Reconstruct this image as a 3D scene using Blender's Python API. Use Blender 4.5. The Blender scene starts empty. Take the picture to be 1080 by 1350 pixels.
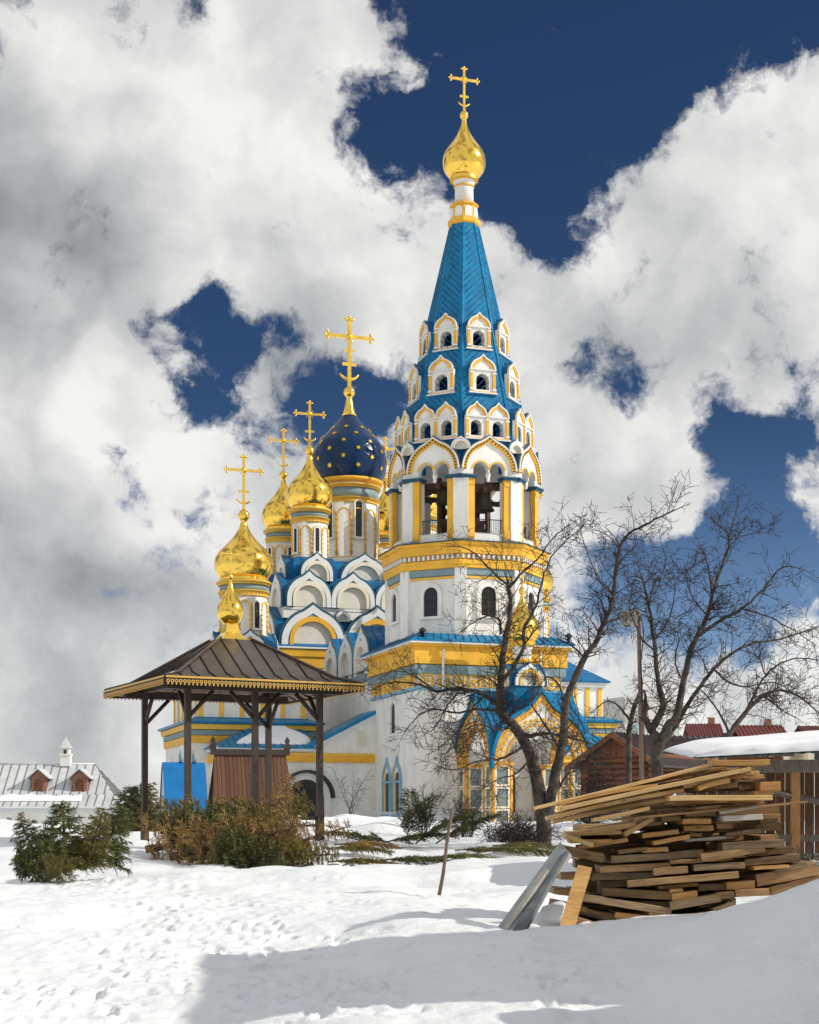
import bpy, math, random
import numpy as np
from mathutils import Vector, Matrix, noise as mnoise

SC = bpy.context.scene
COL = SC.collection
rad = math.radians
CAM_H = 1.6
F_PX = 2000.0
HOR = 1075.0

def W(px, py, Z):
    """a point of the photograph at distance Z, in metres"""
    return Vector(((px - 540.0) * Z / F_PX, Z, CAM_H + (HOR - py) * Z / F_PX))

# ------------------------------------------------------------------ camera
cam_d = bpy.data.cameras.new("camera")
cam = bpy.data.objects.new("camera", cam_d)
COL.objects.link(cam)
cam.location = (0, 0, CAM_H)
cam.rotation_euler = (rad(90), 0, 0)
cam_d.sensor_fit = 'VERTICAL'
cam_d.sensor_height = 36.0
cam_d.lens = 36.0 * F_PX / 1350.0
cam_d.shift_y = (HOR - 675.0) / 1350.0
cam_d.clip_start = 0.1
cam_d.clip_end = 5000
SC.camera = cam

# ------------------------------------------------------------------ light
SUN_AZ, SUN_EL = 79.0, 33.0          # degrees to the right of straight behind the camera, and up
sun_dir = Vector((math.sin(rad(SUN_AZ)) * math.cos(rad(SUN_EL)), -math.cos(rad(SUN_AZ)) * math.cos(rad(SUN_EL)), math.sin(rad(SUN_EL))))
sun_d = bpy.data.lights.new("sun", 'SUN')
sun_d.energy = 4.4
sun_d.angle = rad(0.5)
sun_d.color = (1.0, 0.93, 0.82)
sun = bpy.data.objects.new("sun", sun_d)
COL.objects.link(sun)
sun.location = (40, -30, 60)
sun.rotation_euler = (-sun_dir).to_track_quat('-Z', 'Y').to_euler()

SC.view_settings.view_transform = 'Standard'
SC.view_settings.look = 'None'
SC.view_settings.exposure = -0.2
SC.view_settings.gamma = 1.0
SC.view_settings.use_curve_mapping = False

# ------------------------------------------------------------------ sky: physical sky and drifting cumulus, by direction
world = bpy.data.worlds.new("World")
SC.world = world
world.use_nodes = True
wn, wl = world.node_tree.nodes, world.node_tree.links
wn.clear()
SKY_STRENGTH = 0.112

def N(nt, kind, **kw):
    n = nt.nodes.new(kind)
    for k, v in kw.items():
        setattr(n, k, v)
    return n

def sock(nt, n, i, v):
    if v is None:
        return
    if isinstance(v, bpy.types.NodeSocket):
        nt.links.new(v, n.inputs[i])
    else:
        n.inputs[i].default_value = v

def math_(nt, op, a, b=None, c=None, clamp=False):
    n = N(nt, 'ShaderNodeMath', operation=op, use_clamp=clamp)
    sock(nt, n, 0, a); sock(nt, n, 1, b); sock(nt, n, 2, c)
    return n.outputs[0]

def vmath(nt, op, a, b=None, s=None):
    n = N(nt, 'ShaderNodeVectorMath', operation=op)
    sock(nt, n, 0, a); sock(nt, n, 1, b)
    if s is not None:
        n.inputs['Scale'].default_value = s
    return n.outputs['Value'] if op in ('DISTANCE', 'LENGTH', 'DOT_PRODUCT') else n.outputs[0]

def maprange(nt, v, a, b, c=0.0, d=1.0, kind='SMOOTHSTEP'):
    n = N(nt, 'ShaderNodeMapRange', interpolation_type=kind)
    for i, x in enumerate((v, a, b, c, d)):
        sock(nt, n, i, x)
    return n.outputs[0]

def mixc(nt, f, a, b):
    n = N(nt, 'ShaderNodeMix', data_type='RGBA')
    sock(nt, n, 0, f)
    for i, x in ((6, a), (7, b)):
        sock(nt, n, i, x if isinstance(x, bpy.types.NodeSocket) else (x[0], x[1], x[2], 1.0))
    return n.outputs[2]

def noise_(nt, vec, scale, detail=4.0, rough=0.5, lac=2.0, dist=0.0):
    n = N(nt, 'ShaderNodeTexNoise')
    sock(nt, n, 'Vector', vec)
    n.inputs['Scale'].default_value = scale
    n.inputs['Detail'].default_value = detail
    n.inputs['Roughness'].default_value = rough
    n.inputs['Lacunarity'].default_value = lac
    n.inputs['Distortion'].default_value = dist
    return n

def D(px, py):
    v = Vector(((px - 540) / F_PX, 1.0, (HOR - py) / F_PX))
    return v.normalized()

# cloud banks (x, y, radius in photo pixels, weight) turned into directions; and rifts of blue between them
BANKS = [(90, 150, 330, 1), (290, 110, 170, 1), (340, 240, 180, 1), (390, 130, 80, .9), (420, 330, 150, .9), (520, 285, 100, .8), (560, 350, 110, .8),
         (100, 420, 230, 1), (60, 600, 260, 1), (165, 560, 130, 1), (300, 680, 120, .8), (180, 740, 170, .9), (60, 820, 220, .9),
         (140, 950, 220, .9), (360, 465, 70, .62), (430, 620, 95, .85), (330, 610, 80, .75), (520, 440, 100, .8), (425, 35, 60, .95), (495, 75, 48, .9), (535, 92, 28, .8),
         (1000, 165, 130, 1), (930, 200, 90, .9), (1070, 270, 160, 1), (830, 370, 130, 1), (950, 380, 170, 1), (730, 440, 110, .95), (1060, 420, 110, .9),
         (700, 540, 100, .9), (830, 565, 95, .8), (740, 650, 130, 1), (865, 650, 90, 1.0), (800, 600, 80, .7), (640, 560, 90, .8), (1068, 645, 62, 1.3), (1000, 522, 40, .8), (800, 270, 55, .62),
         (675, 18, 50, .5), (960, 3, 50, .5), (1075, 545, 36, .7), (640, 318, 40, .9), (560, 690, 120, .6), (880, 975, 200, .75), (1060, 960, 180, .7), (700, 900, 160, .5), (540, 960, 260, .8), (1080, 1010, 200, .8),
         (770, 790, 70, .42), (980, 880, 90, .45), (900, 840, 80, .4)]
RIFTS = [(425, 545, 65, 1.0), (250, 480, 50, .9), (335, 505, 75, 1.2), (300, 495, 95, 1.25), (370, 525, 90, 1.2), (255, 450, 50, 1.0), (205, 418, 32, .85), (275, 388, 38, .8), (480, 540, 55, .9), (420, 510, 45, .6), (505, 150, 85, 1.1), (440, 105, 30, .5), (400, 550, 60, 1.0),
         (680, 130, 160, 1.2), (800, 120, 110, 1.2), (735, 330, 62, 1.0), (960, 40, 75, 1.0), (1060, 30, 75, 1.0), (880, 50, 80, 1.0), (700, 220, 110, 1.1),
         (800, 488, 50, .7), (850, 500, 40, .6), (930, 560, 70, .85), (950, 480, 50, .6), (978, 600, 58, 1.0), (1000, 690, 62, .85), (900, 760, 90, .7), (760, 600, 30, .5), (850, 620, 26, .4),
         (1000, 770, 120, .85), (820, 760, 90, .6), (930, 860, 110, .6), (235, 775, 85, .62), (190, 645, 30, .62), (275, 655, 50, .75), (300, 860, 50, .42), (250, 5, 36, .9), (560, 20, 80, .6), (800, 840, 120, .5), (520, 388, 36, .45), (620, 20, 60, .6)]
tc = N(world.node_tree, 'ShaderNodeTexCoord')
nt = world.node_tree
dirv = tc.outputs['Generated']
warp = noise_(nt, dirv, 14.0, 6.0, 0.6)
wv = vmath(nt, 'SUBTRACT', warp.outputs['Color'], (0.5, 0.5, 0.5))
dw = vmath(nt, 'ADD', dirv, vmath(nt, 'SCALE', wv, s=0.042))
def blobs(lst):
    tot = None
    for (x, y, r, w) in lst:
        dst = vmath(nt, 'DISTANCE', dw, tuple(D(x, y)))
        rr = r / F_PX
        m = maprange(nt, dst, rr * 1.45, rr * 0.1, 0.0, w)
        tot = m if tot is None else math_(nt, 'ADD', tot, m)
    return tot
bank = math_(nt, 'MINIMUM', math_(nt, 'MULTIPLY', blobs(BANKS), 1.12), 1.36)
rift = math_(nt, 'MINIMUM', blobs(RIFTS), 1.3)
# outside the two dozen banks the same weather goes on, at random
sepd = N(nt, 'ShaderNodeSeparateXYZ'); nt.links.new(dirv, sepd.inputs[0])
front = maprange(nt, vmath(nt, 'DOT_PRODUCT', dirv, tuple(D(540, 560))), 0.90, 0.96)
wild = maprange(nt, noise_(nt, dw, 2.6, 3.0, 0.5).outputs['Fac'], 0.37, 0.53)
fine = noise_(nt, dw, 19.0, 10.0, 0.64)
finer = noise_(nt, dw, 60.0, 6.0, 0.6)
base = math_(nt, 'ADD', math_(nt, 'MULTIPLY', math_(nt, 'SUBTRACT', bank, rift), front), math_(nt, 'MULTIPLY', wild, math_(nt, 'SUBTRACT', 1.0, front)))
base = math_(nt, 'MAXIMUM', math_(nt, 'MULTIPLY', base, 0.85), -0.80)
rag = math_(nt, 'ADD', math_(nt, 'MULTIPLY', math_(nt, 'SUBTRACT', fine.outputs['Fac'], 0.5), 4.4), math_(nt, 'MULTIPLY', math_(nt, 'SUBTRACT', finer.outputs['Fac'], 0.5), 1.0))
dens = math_(nt, 'ADD', base, rag)
alpha = maprange(nt, dens, -0.10, 0.72)
# light and dark of the cloud bodies: thick parts grey below, ragged rims white
body = noise_(nt, dw, 8.0, 6.0, 0.5)
sv = Vector((sun_dir.x, 0.0, sun_dir.z)).normalized() * 0.035
body2 = noise_(nt, vmath(nt, 'ADD', dw, tuple(sv)), 8.0, 6.0, 0.5)
relief = math_(nt, 'SUBTRACT', body.outputs['Fac'], body2.outputs['Fac'])
GREYS = [(50, 250, 150, .85), (20, 390, 120, .8), (130, 350, 110, .5), (70, 560, 110, .25), (30, 740, 110, .45), (190, 730, 90, .55), (240, 800, 90, .5), (90, 900, 160, .30), (120, 1000, 200, .45), (420, 350, 90, .25),
         (560, 440, 90, .35), (380, 440, 80, .4), (620, 520, 70, .3), (820, 460, 80, .2), (900, 460, 90, .35), (1040, 450, 90, .40), (930, 330, 80, .25), (840, 640, 60, .25), (350, 640, 60, .2), (60, 40, 120, .2)]
grey = math_(nt, 'MINIMUM', blobs(GREYS), 1.0)
shade = math_(nt, 'ADD', math_(nt, 'MULTIPLY', relief, 2.3), math_(nt, 'MULTIPLY', math_(nt, 'SUBTRACT', body.outputs['Fac'], 0.5), -0.3))
lum = math_(nt, 'SUBTRACT', math_(nt, 'ADD', 0.80, shade), math_(nt, 'MULTIPLY', grey, 0.50), clamp=True)
ramp = N(nt, 'ShaderNodeValToRGB')
nt.links.new(lum, ramp.inputs[0])
cr = ramp.color_ramp
cr.elements[0].position = 0.0; cr.elements[0].color = (3.3, 3.5, 3.6, 1)
cr.elements[1].position = 1.0; cr.elements[1].color = (9.6, 9.5, 9.2, 1)
e = cr.elements.new(0.45); e.color = (5.6, 5.75, 5.8, 1)
sky = N(nt, 'ShaderNodeTexSky', sky_type='NISHITA', sun_disc=False)
sky.sun_elevation = rad(SUN_EL)
sky.sun_rotation = math.atan2(sun_dir.x, sun_dir.y)
sky.altitude = 200
sky.air_density = 1.0
sky.dust_density = 0.2
sky.ozone_density = 2.0
elev = sepd.outputs['Z']
# a polarised sky: darker and more saturated high up
pol = mixc(nt, maprange(nt, elev, 0.06, 0.27, kind='SMOOTHSTEP'), (0.62, 0.72, 0.95), (0.19, 0.28, 0.41))
mul = N(nt, 'ShaderNodeMix', data_type='RGBA', blend_type='MULTIPLY')
mul.inputs[0].default_value = 1.0
nt.links.new(sky.outputs[0], mul.inputs[6]); nt.links.new(pol, mul.inputs[7])
full = mixc(nt, math_(nt, 'MULTIPLY', alpha, 0.97), mul.outputs[2], ramp.outputs[0])
bg = N(nt, 'ShaderNodeBackground')
bg.inputs[1].default_value = SKY_STRENGTH
nt.links.new(full, bg.inputs[0])
wo = N(nt, 'ShaderNodeOutputWorld')
nt.links.new(bg.outputs[0], wo.inputs[0])
# ------------------------------------------------------------------ helpers
R = random.Random(7)

class MB:
    """collects faces and makes ONE mesh"""
    def __init__(s):
        s.v = []; s.f = []; s.m = []; s.s = []
    def add(s, verts, faces, mi=0, smooth=False):
        o = len(s.v)
        s.v.extend([tuple(p) for p in verts])
        for f in faces:
            s.f.append(tuple(i + o for i in f)); s.m.append(mi); s.s.append(smooth)
    def box(s, x0, x1, y0, y1, z0, z1, mi=0, M=None):
        v = [(x0, y0, z0), (x1, y0, z0), (x1, y1, z0), (x0, y1, z0), (x0, y0, z1), (x1, y0, z1), (x1, y1, z1), (x0, y1, z1)]
        if M is not None:
            v = [M @ Vector(p) for p in v]
        s.add(v, [(0, 3, 2, 1), (4, 5, 6, 7), (0, 1, 5, 4), (1, 2, 6, 5), (2, 3, 7, 6), (3, 0, 4, 7)], mi)
    def cbox(s, c, d, mi=0, rz=0.0, ry=0.0, rx=0.0):
        M = Matrix.Translation(c) @ Matrix.Rotation(rz, 4, 'Z') @ Matrix.Rotation(ry, 4, 'Y') @ Matrix.Rotation(rx, 4, 'X')
        s.box(-d[0] / 2, d[0] / 2, -d[1] / 2, d[1] / 2, -d[2] / 2, d[2] / 2, mi, M)
    def prism(s, poly, y0, y1, mi=0):
        """outline in x,z (counter-clockwise seen from -y) pulled from y0 (front) to y1"""
        n = len(poly)
        v = [(p[0], y0, p[1]) for p in poly] + [(p[0], y1, p[1]) for p in poly]
        f = [tuple(range(n)), tuple(range(2 * n - 1, n - 1, -1))]
        for i in range(n):
            j = (i + 1) % n
            f.append((j, i, i + n, j + n))
        s.add(v, f, mi)
    def ring(s, outer, inner, y0, y1, mi=0):
        """an open arch band between two outlines of as many points"""
        n = len(outer)
        v = [(p[0], y0, p[1]) for p in outer] + [(p[0], y0, p[1]) for p in inner] + [(p[0], y1, p[1]) for p in outer] + [(p[0], y1, p[1]) for p in inner]
        f = []
        for i in range(n - 1):
            f.append((i + 1, i, n + i, n + i + 1))
            f.append((i, i + 1, 2 * n + i + 1, 2 * n + i))
            f.append((n + i + 1, n + i, 3 * n + i, 3 * n + i + 1))
        f.append((0, 2 * n, 3 * n, n)); f.append((n - 1, 2 * n - 1, 4 * n - 1, 3 * n - 1))
        s.add(v, f, mi)
    def lathe(s, prof, n=32, c=(0, 0, 0), a0=0.0, mi=0, smooth=True, cap=True):
        v = []
        for (r, z) in prof:
            for k in range(n):
                a = a0 + 2 * math.pi * k / n
                v.append((c[0] + r * math.cos(a), c[1] + r * math.sin(a), c[2] + z))
        f = []
        for i in range(len(prof) - 1):
            for k in range(n):
                k2 = (k + 1) % n
                f.append((i * n + k, i * n + k2, (i + 1) * n + k2, (i + 1) * n + k))
        if cap:
            f.append(tuple(range(n - 1, -1, -1)))
            f.append(tuple((len(prof) - 1) * n + k for k in range(n)))
        s.add(v, f, mi, smooth)
    def tube(s, pts, radii, n=5, mi=0, smooth=True, cap=True):
        pts = [Vector(p) for p in pts]
        if not hasattr(radii, '__len__'):
            radii = [radii] * len(pts)
        v = []; up = Vector((0.13, 0.31, 0.94))
        t0 = (pts[1] - pts[0]).normalized()
        a = t0.cross(up)
        if a.length < 1e-3:
            a = t0.cross(Vector((1, 0, 0)))
        a.normalize()
        for i, p in enumerate(pts):
            t = (pts[min(i + 1, len(pts) - 1)] - pts[max(i - 1, 0)])
            if t.length < 1e-9:
                t = t0
            t = t.normalized()
            a = a - t * a.dot(t)
            if a.length < 1e-6:
                a = t.orthogonal()
            a.normalize()
            b = t.cross(a)
            for k in range(n):
                q = 2 * math.pi * k / n
                v.append(p + (a * math.cos(q) + b * math.sin(q)) * radii[i])
        f = []
        for i in range(len(pts) - 1):
            for k in range(n):
                k2 = (k + 1) % n
                f.append((i * n + k, i * n + k2, (i + 1) * n + k2, (i + 1) * n + k))
        if cap:
            f.append(tuple(range(n - 1, -1, -1))); f.append(tuple((len(pts) - 1) * n + k for k in range(n)))
        s.add(v, f, mi, smooth)
    def quad(s, a, b, c, d, mi=0):
        s.add([a, b, c, d], [(0, 1, 2, 3)], mi)
    def slab(s, poly, nrm, t, mi=0):
        """a flat 3-D outline given thickness t along nrm (outline = the outer face, counter-clockwise from outside)"""
        n = len(poly); nrm = Vector(nrm).normalized()
        v = [Vector(p) for p in poly] + [Vector(p) - nrm * t for p in poly]
        f = [tuple(range(n)), tuple(range(2 * n - 1, n - 1, -1))]
        for i in range(n):
            j = (i + 1) % n
            f.append((j, i, i + n, j + n))
        s.add(v, f, mi)
    def mesh(s, name, mats):
        me = bpy.data.meshes.new(name)
        me.from_pydata(s.v, [], s.f)
        if not isinstance(mats, (list, tuple)):
            mats = [mats]
        for m in mats:
            me.materials.append(m)
        me.polygons.foreach_set('material_index', s.m)
        me.polygons.foreach_set('use_smooth', s.s)
        me.update()
        return me

def np_mesh(name, v, f, mat, smooth=False):
    """mesh from arrays: v n x 3, f m x k"""
    me = bpy.data.meshes.new(name)
    v = np.asarray(v, dtype=np.float32); f = np.asarray(f, dtype=np.int32)
    k = f.shape[1]
    me.vertices.add(len(v)); me.vertices.foreach_set('co', v.ravel())
    me.loops.add(f.size); me.loops.foreach_set('vertex_index', f.ravel())
    me.polygons.add(len(f))
    me.polygons.foreach_set('loop_start', np.arange(0, f.size, k, dtype=np.int32))
    if smooth:
        me.polygons.foreach_set('use_smooth', np.ones(len(f), dtype=bool))
    me.materials.append(mat)
    me.update(calc_edges=True)
    me.validate()
    return me

def link(name, data, parent=None, loc=(0, 0, 0), rz=0.0, rot=None, label=None):
    o = bpy.data.objects.new(name, data)
    COL.objects.link(o)
    o.location = loc
    o.rotation_euler = rot if rot is not None else (0, 0, rz)
    if parent is not None:
        o.parent = parent
    if label:
        o['label'] = label
    return o

def tag(o, label, cat, group=None):
    o['label'] = label; o['category'] = cat
    if group:
        o['group'] = group
    return o

def thing(name, label, cat, loc=(0, 0, 0), rz=0.0, group=None, rot=None):
    return tag(link(name, None, None, loc, rz, rot), label, cat, group)

def structure(o):
    o['kind'] = 'structure'; return o

def stuff(o):
    o['kind'] = 'stuff'; return o

def copy_tree(o, parent=None):
    c = o.copy(); COL.objects.link(c)
    if parent is not None:
        c.parent = parent
    for ch in list(o.children):
        copy_tree(ch, c)
    return c

# ------------------------------------------------------------------ materials
def mat(name, col, rough=0.6, metal=0.0, var=0.0, vscale=3.0, bump=0.0, bscale=20.0, col2=None, spec=0.5, stretch=None, coord='Object', rnd=0.0, detail=5.0, dist=0.02):
    m = bpy.data.materials.new(name)
    m.use_nodes = True
    t = m.node_tree
    b = t.nodes['Principled BSDF']
    b.inputs['Roughness'].default_value = rough
    b.inputs['Metallic'].default_value = metal
    b.inputs['Specular IOR Level'].default_value = spec
    b.inputs['Base Color'].default_value = (*col, 1)
    if var or bump or rnd or col2:
        tcn = N(t, 'ShaderNodeTexCoord')
        vec = tcn.outputs['Object']
        if coord == 'World':
            g = N(t, 'ShaderNodeNewGeometry'); vec = g.outputs['Position']
        oi = None
        if rnd:
            oi = N(t, 'ShaderNodeObjectInfo')
            r3 = math_(t, 'MULTIPLY', oi.outputs['Random'], 37.0)
            vec = vmath(t, 'ADD', vec, r3)
        if stretch:
            vec = vmath(t, 'MULTIPLY', vec, stretch)
        c = None
        if var or col2:
            nz = noise_(t, vec, vscale, detail, 0.6)
            f = maprange(t, nz.outputs['Fac'], 0.32, 0.68)
            c = mixc(t, f, tuple(x * (1 - var) for x in col), tuple(min(1, x * (1 + var * 0.6)) for x in col) if col2 is None else col2)
        if rnd:
            hs = N(t, 'ShaderNodeHueSaturation')
            if c is None:
                hs.inputs['Color'].default_value = (*col, 1)
            else:
                t.links.new(c, hs.inputs['Color'])
            v = math_(t, 'ADD', 1.0 - rnd, math_(t, 'MULTIPLY', oi.outputs['Random'], 2 * rnd))
            t.links.new(v, hs.inputs['Value'])
            c = hs.outputs[0]
        if c is not None:
            t.links.new(c, b.inputs['Base Color'])
        if bump:
            nb = noise_(t, vec, bscale, 6.0, 0.6)
            bn = N(t, 'ShaderNodeBump')
            bn.inputs['Strength'].default_value = bump
            bn.inputs['Distance'].default_value = dist
            t.links.new(nb.outputs['Fac'], bn.inputs['Height'])
            t.links.new(bn.outputs[0], b.inputs['Normal'])
    return m

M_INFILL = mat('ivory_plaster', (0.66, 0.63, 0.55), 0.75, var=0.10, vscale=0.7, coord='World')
M_WHITE = mat('white_plaster', (0.79, 0.78, 0.74), 0.75, var=0.11, vscale=1.3, detail=10.0, coord='World', bump=0.15, bscale=9.0, stretch=(1, 1, 0.4))
M_CREAM = mat('cream_paint', (0.78, 0.72, 0.56), 0.7, var=0.06, vscale=0.9, coord='World')
M_YELLOW = mat('ochre_paint', (0.80, 0.43, 0.03), 0.6, var=0.13, vscale=0.8, coord='World', bump=0.1, bscale=8)
M_LEMON = mat('lemon_paint', (0.80, 0.48, 0.06), 0.6, var=0.1, vscale=1.2, coord='World')
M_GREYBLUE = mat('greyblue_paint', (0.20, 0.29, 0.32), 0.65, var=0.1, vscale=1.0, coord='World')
M_SKYBLUE = mat('skyblue_paint', (0.22, 0.42, 0.55), 0.6, var=0.1, vscale=1.0, coord='World')
M_TRIM = mat('offwhite_trim', (0.72, 0.74, 0.74), 0.6, var=0.05, vscale=1.0, coord='World')
M_BLUE = mat('blue_sheet_metal', (0.0, 0.125, 0.31), 0.38, spec=0.3, var=0.25, vscale=1.3, coord='World', bump=0.12, bscale=1.2, dist=0.05)
M_BLUE2 = mat('turquoise_sheet_metal', (0.0, 0.18, 0.38), 0.4, spec=0.3, var=0.22, vscale=1.6, coord='World', bump=0.12, bscale=1.5, dist=0.05)
M_EDGE = mat('dark_roof_edge', (0.02, 0.06, 0.09), 0.5)
M_SEAM = mat('blue_seam', (0.0, 0.07, 0.18), 0.4)
M_CAP = mat('dark_teal_sheet', (0.015, 0.085, 0.14), 0.5)
M_OCHRE = mat('dark_ochre_carving', (0.66, 0.33, 0.035), 0.6, var=0.35, vscale=5, coord='World', bump=.3, bscale=9)
M_GLASS = mat('dark_window_glass', (0.012, 0.013, 0.016), 0.12, spec=0.6)
M_IRON = mat('dark_iron', (0.02, 0.02, 0.022), 0.5)
M_BRONZE = mat('bell_bronze', (0.045, 0.038, 0.028), 0.5, metal=0.5, var=0.2, vscale=3)
M_BEAM = mat('belfry_beam_wood', (0.075, 0.036, 0.02), 0.7, var=0.3, vscale=5)
M_SNOWCAP = mat('roof_snow', (0.86, 0.88, 0.92), 0.75, bump=0.3, bscale=3.0)

def gold(name, rough=0.15, tint=(0.97, 0.64, 0.115), bs=0.5, bstr=0.12):
    m = bpy.data.materials.new(name); m.use_nodes = True
    t = m.node_tree; b = t.nodes['Principled BSDF']
    b.inputs['Base Color'].default_value = (*tint, 1)
    b.inputs['Metallic'].default_value = 1.0
    b.inputs['Roughness'].default_value = rough
    g = N(t, 'ShaderNodeTexCoord')
    nz = noise_(t, g.outputs['Object'], bs, 3.0, 0.5)
    bn = N(t, 'ShaderNodeBump'); bn.inputs['Strength'].default_value = bstr; bn.inputs['Distance'].default_value = 0.06
    t.links.new(nz.outputs['Fac'], bn.inputs['Height']); t.links.new(bn.outputs[0], b.inputs['Normal'])
    f = noise_(t, g.outputs['Object'], 3.0, 4.0, 0.6)
    t.links.new(maprange(t, f.outputs['Fac'], 0.3, 0.7, rough * 0.7, rough * 1.6), b.inputs['Roughness'])
    return m
M_GOLD = gold('gilded_metal')
M_GOLD2 = gold('gilded_cross', 0.28)

def scales_mat():
    m = bpy.data.materials.new('dark_blue_scales'); m.use_nodes = True
    t = m.node_tree; b = t.nodes['Principled BSDF']
    b.inputs['Roughness'].default_value = 0.22
    b.inputs['Base Color'].default_value = (0.0005, 0.024, 0.085, 1)
    b.inputs['Specular IOR Level'].default_value = 0.3
    g = N(t, 'ShaderNodeTexCoord'); sp = N(t, 'ShaderNodeSeparateXYZ'); t.links.new(g.outputs['Object'], sp.inputs[0])
    ang = math_(t, 'MULTIPLY', math_(t, 'ARCTAN2', sp.outputs[1], sp.outputs[0]), 14 / math.pi)
    h = math_(t, 'MULTIPLY', sp.outputs[2], 2.6)
    a = math_(t, 'FRACT', math_(t, 'ADD', ang, h)); c = math_(t, 'FRACT', math_(t, 'SUBTRACT', h, ang))
    d = math_(t, 'MINIMUM', math_(t, 'MINIMUM', a, math_(t, 'SUBTRACT', 1.0, a)), math_(t, 'MINIMUM', c, math_(t, 'SUBTRACT', 1.0, c)))
    hgt = math_(t, 'ADD', maprange(t, d, 0.0, 0.12), math_(t, 'MULTIPLY', math_(t, 'MULTIPLY', a, c), -0.6))
    bn = N(t, 'ShaderNodeBump'); bn.inputs['Strength'].default_value = 0.22; bn.inputs['Distance'].default_value = 0.03
    t.links.new(hgt, bn.inputs['Height']); t.links.new(bn.outputs[0], b.inputs['Normal'])
    return m
M_SCALES = scales_mat()

# ------------------------------------------------------------------ outlines
def arch_pts(w, h, n=16, keel=0.0, z0=0.0, x0=0.0):
    """arch from right foot over the top to left foot: legs, a round head and, with keel > 0, an ogee tip of that height"""
    r = w / 2.0
    head = h - keel
    leg = max(0.0, head - r)
    pts = []
    if leg > 1e-4:
        pts.append((r, 0.0))
    ry = min(r, head)
    for i in range(n + 1):
        a = math.pi * i / n
        x = r * math.cos(a); z = leg + ry * math.sin(a)
        if keel > 0:
            q = abs(x) / r
            if q < 0.34:
                z += keel * (1 - q / 0.34) ** 1.5
        pts.append((x, z))
    if leg > 1e-4:
        pts.append((-r, 0.0))
    return [(x + x0, z + z0) for x, z in pts]

def scale_pts(p, s, z0=0.0):
    return [(x * s, z0 + (z - z0) * s) for x, z in p]

def clip_half(poly, a, b, c):
    """keep a*x+b*y<=c of a 2-D polygon"""
    out = []
    for i in range(len(poly)):
        p, q = poly[i], poly[(i + 1) % len(poly)]
        dp, dq = a * p[0] + b * p[1] - c, a * q[0] + b * q[1] - c
        if dp <= 0:
            out.append(p)
        if dp * dq < 0:
            t = dp / (dp - dq)
            out.append((p[0] + (q[0] - p[0]) * t, p[1] + (q[1] - p[1]) * t))
    return out

def strips(poly3, along, width, gap=0.0, jitter=0.0, centred=False):
    """cut a flat 3-D outline into strips that run parallel to «along»; returns lists of 3-D points and the normal"""
    P = [Vector(p) for p in poly3]
    n = (P[1] - P[0]).cross(P[2] - P[0]).normalized()
    t = Vector(along); t = (t - n * t.dot(n)).normalized()
    s = t.cross(n).normalized()
    o = P[0]
    p2 = [((p - o).dot(s), (p - o).dot(t)) for p in P]
    lo, hi = min(x for x, _ in p2), max(x for x, _ in p2)
    k = max(1, round((hi - lo) / width)); w = (hi - lo) / k
    if centred:
        w = width; k = 2 * math.ceil((hi - lo) / 2 / w - 1e-6); lo = (lo + hi) / 2 - w * k / 2
    out = []
    for i in range(k):
        q = clip_half(p2, -1, 0, -(lo + i * w + gap / 2))
        q = clip_half(q, 1, 0, lo + (i + 1) * w - gap / 2)
        if len(q) >= 3:
            lift = R.uniform(-jitter, jitter)
            out.append([o + s * x + t * y + n * lift for x, y in q])
    return out, n
# ------------------------------------------------------------------ the church with its bell tower
ZB = 1.0
TX, TY = 3.6, 100.0
CHROT = rad(18)
church = thing('church', 'white and yellow church with blue tent roofed bell tower and gold onion domes', 'church', (TX, TY, ZB), CHROT)
def P(name, mb, m=None, loc=(0, 0, 0), rz=0.0, parent=None, label=None):
    """a part of the church, at absolute heights"""
    me = mb.mesh(name, m) if isinstance(mb, MB) else mb
    if parent is None:
        return link(name, me, church, (loc[0], loc[1], loc[2] - ZB), rz, None, label)
    return link(name, me, parent, loc, rz, None, label)
def face_loc(rz, apothem, s=0.0, z=0.0, c=(0, 0)):
    """a spot on the wall whose outward side is -y turned by rz"""
    return (c[0] + math.sin(rz) * apothem + math.cos(rz) * s, c[1] - math.cos(rz) * apothem + math.sin(rz) * s, z)
A8 = math.pi / 8
def octa(prof):
    b = MB(); b.lathe(prof, 8, a0=A8, smooth=False); return b
SQ = math.sqrt(2)
def square(prof, c=(0, 0)):
    b = MB(); b.lathe([(r * SQ, z) for r, z in prof], 4, a0=math.pi / 4, smooth=False); return b

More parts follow.
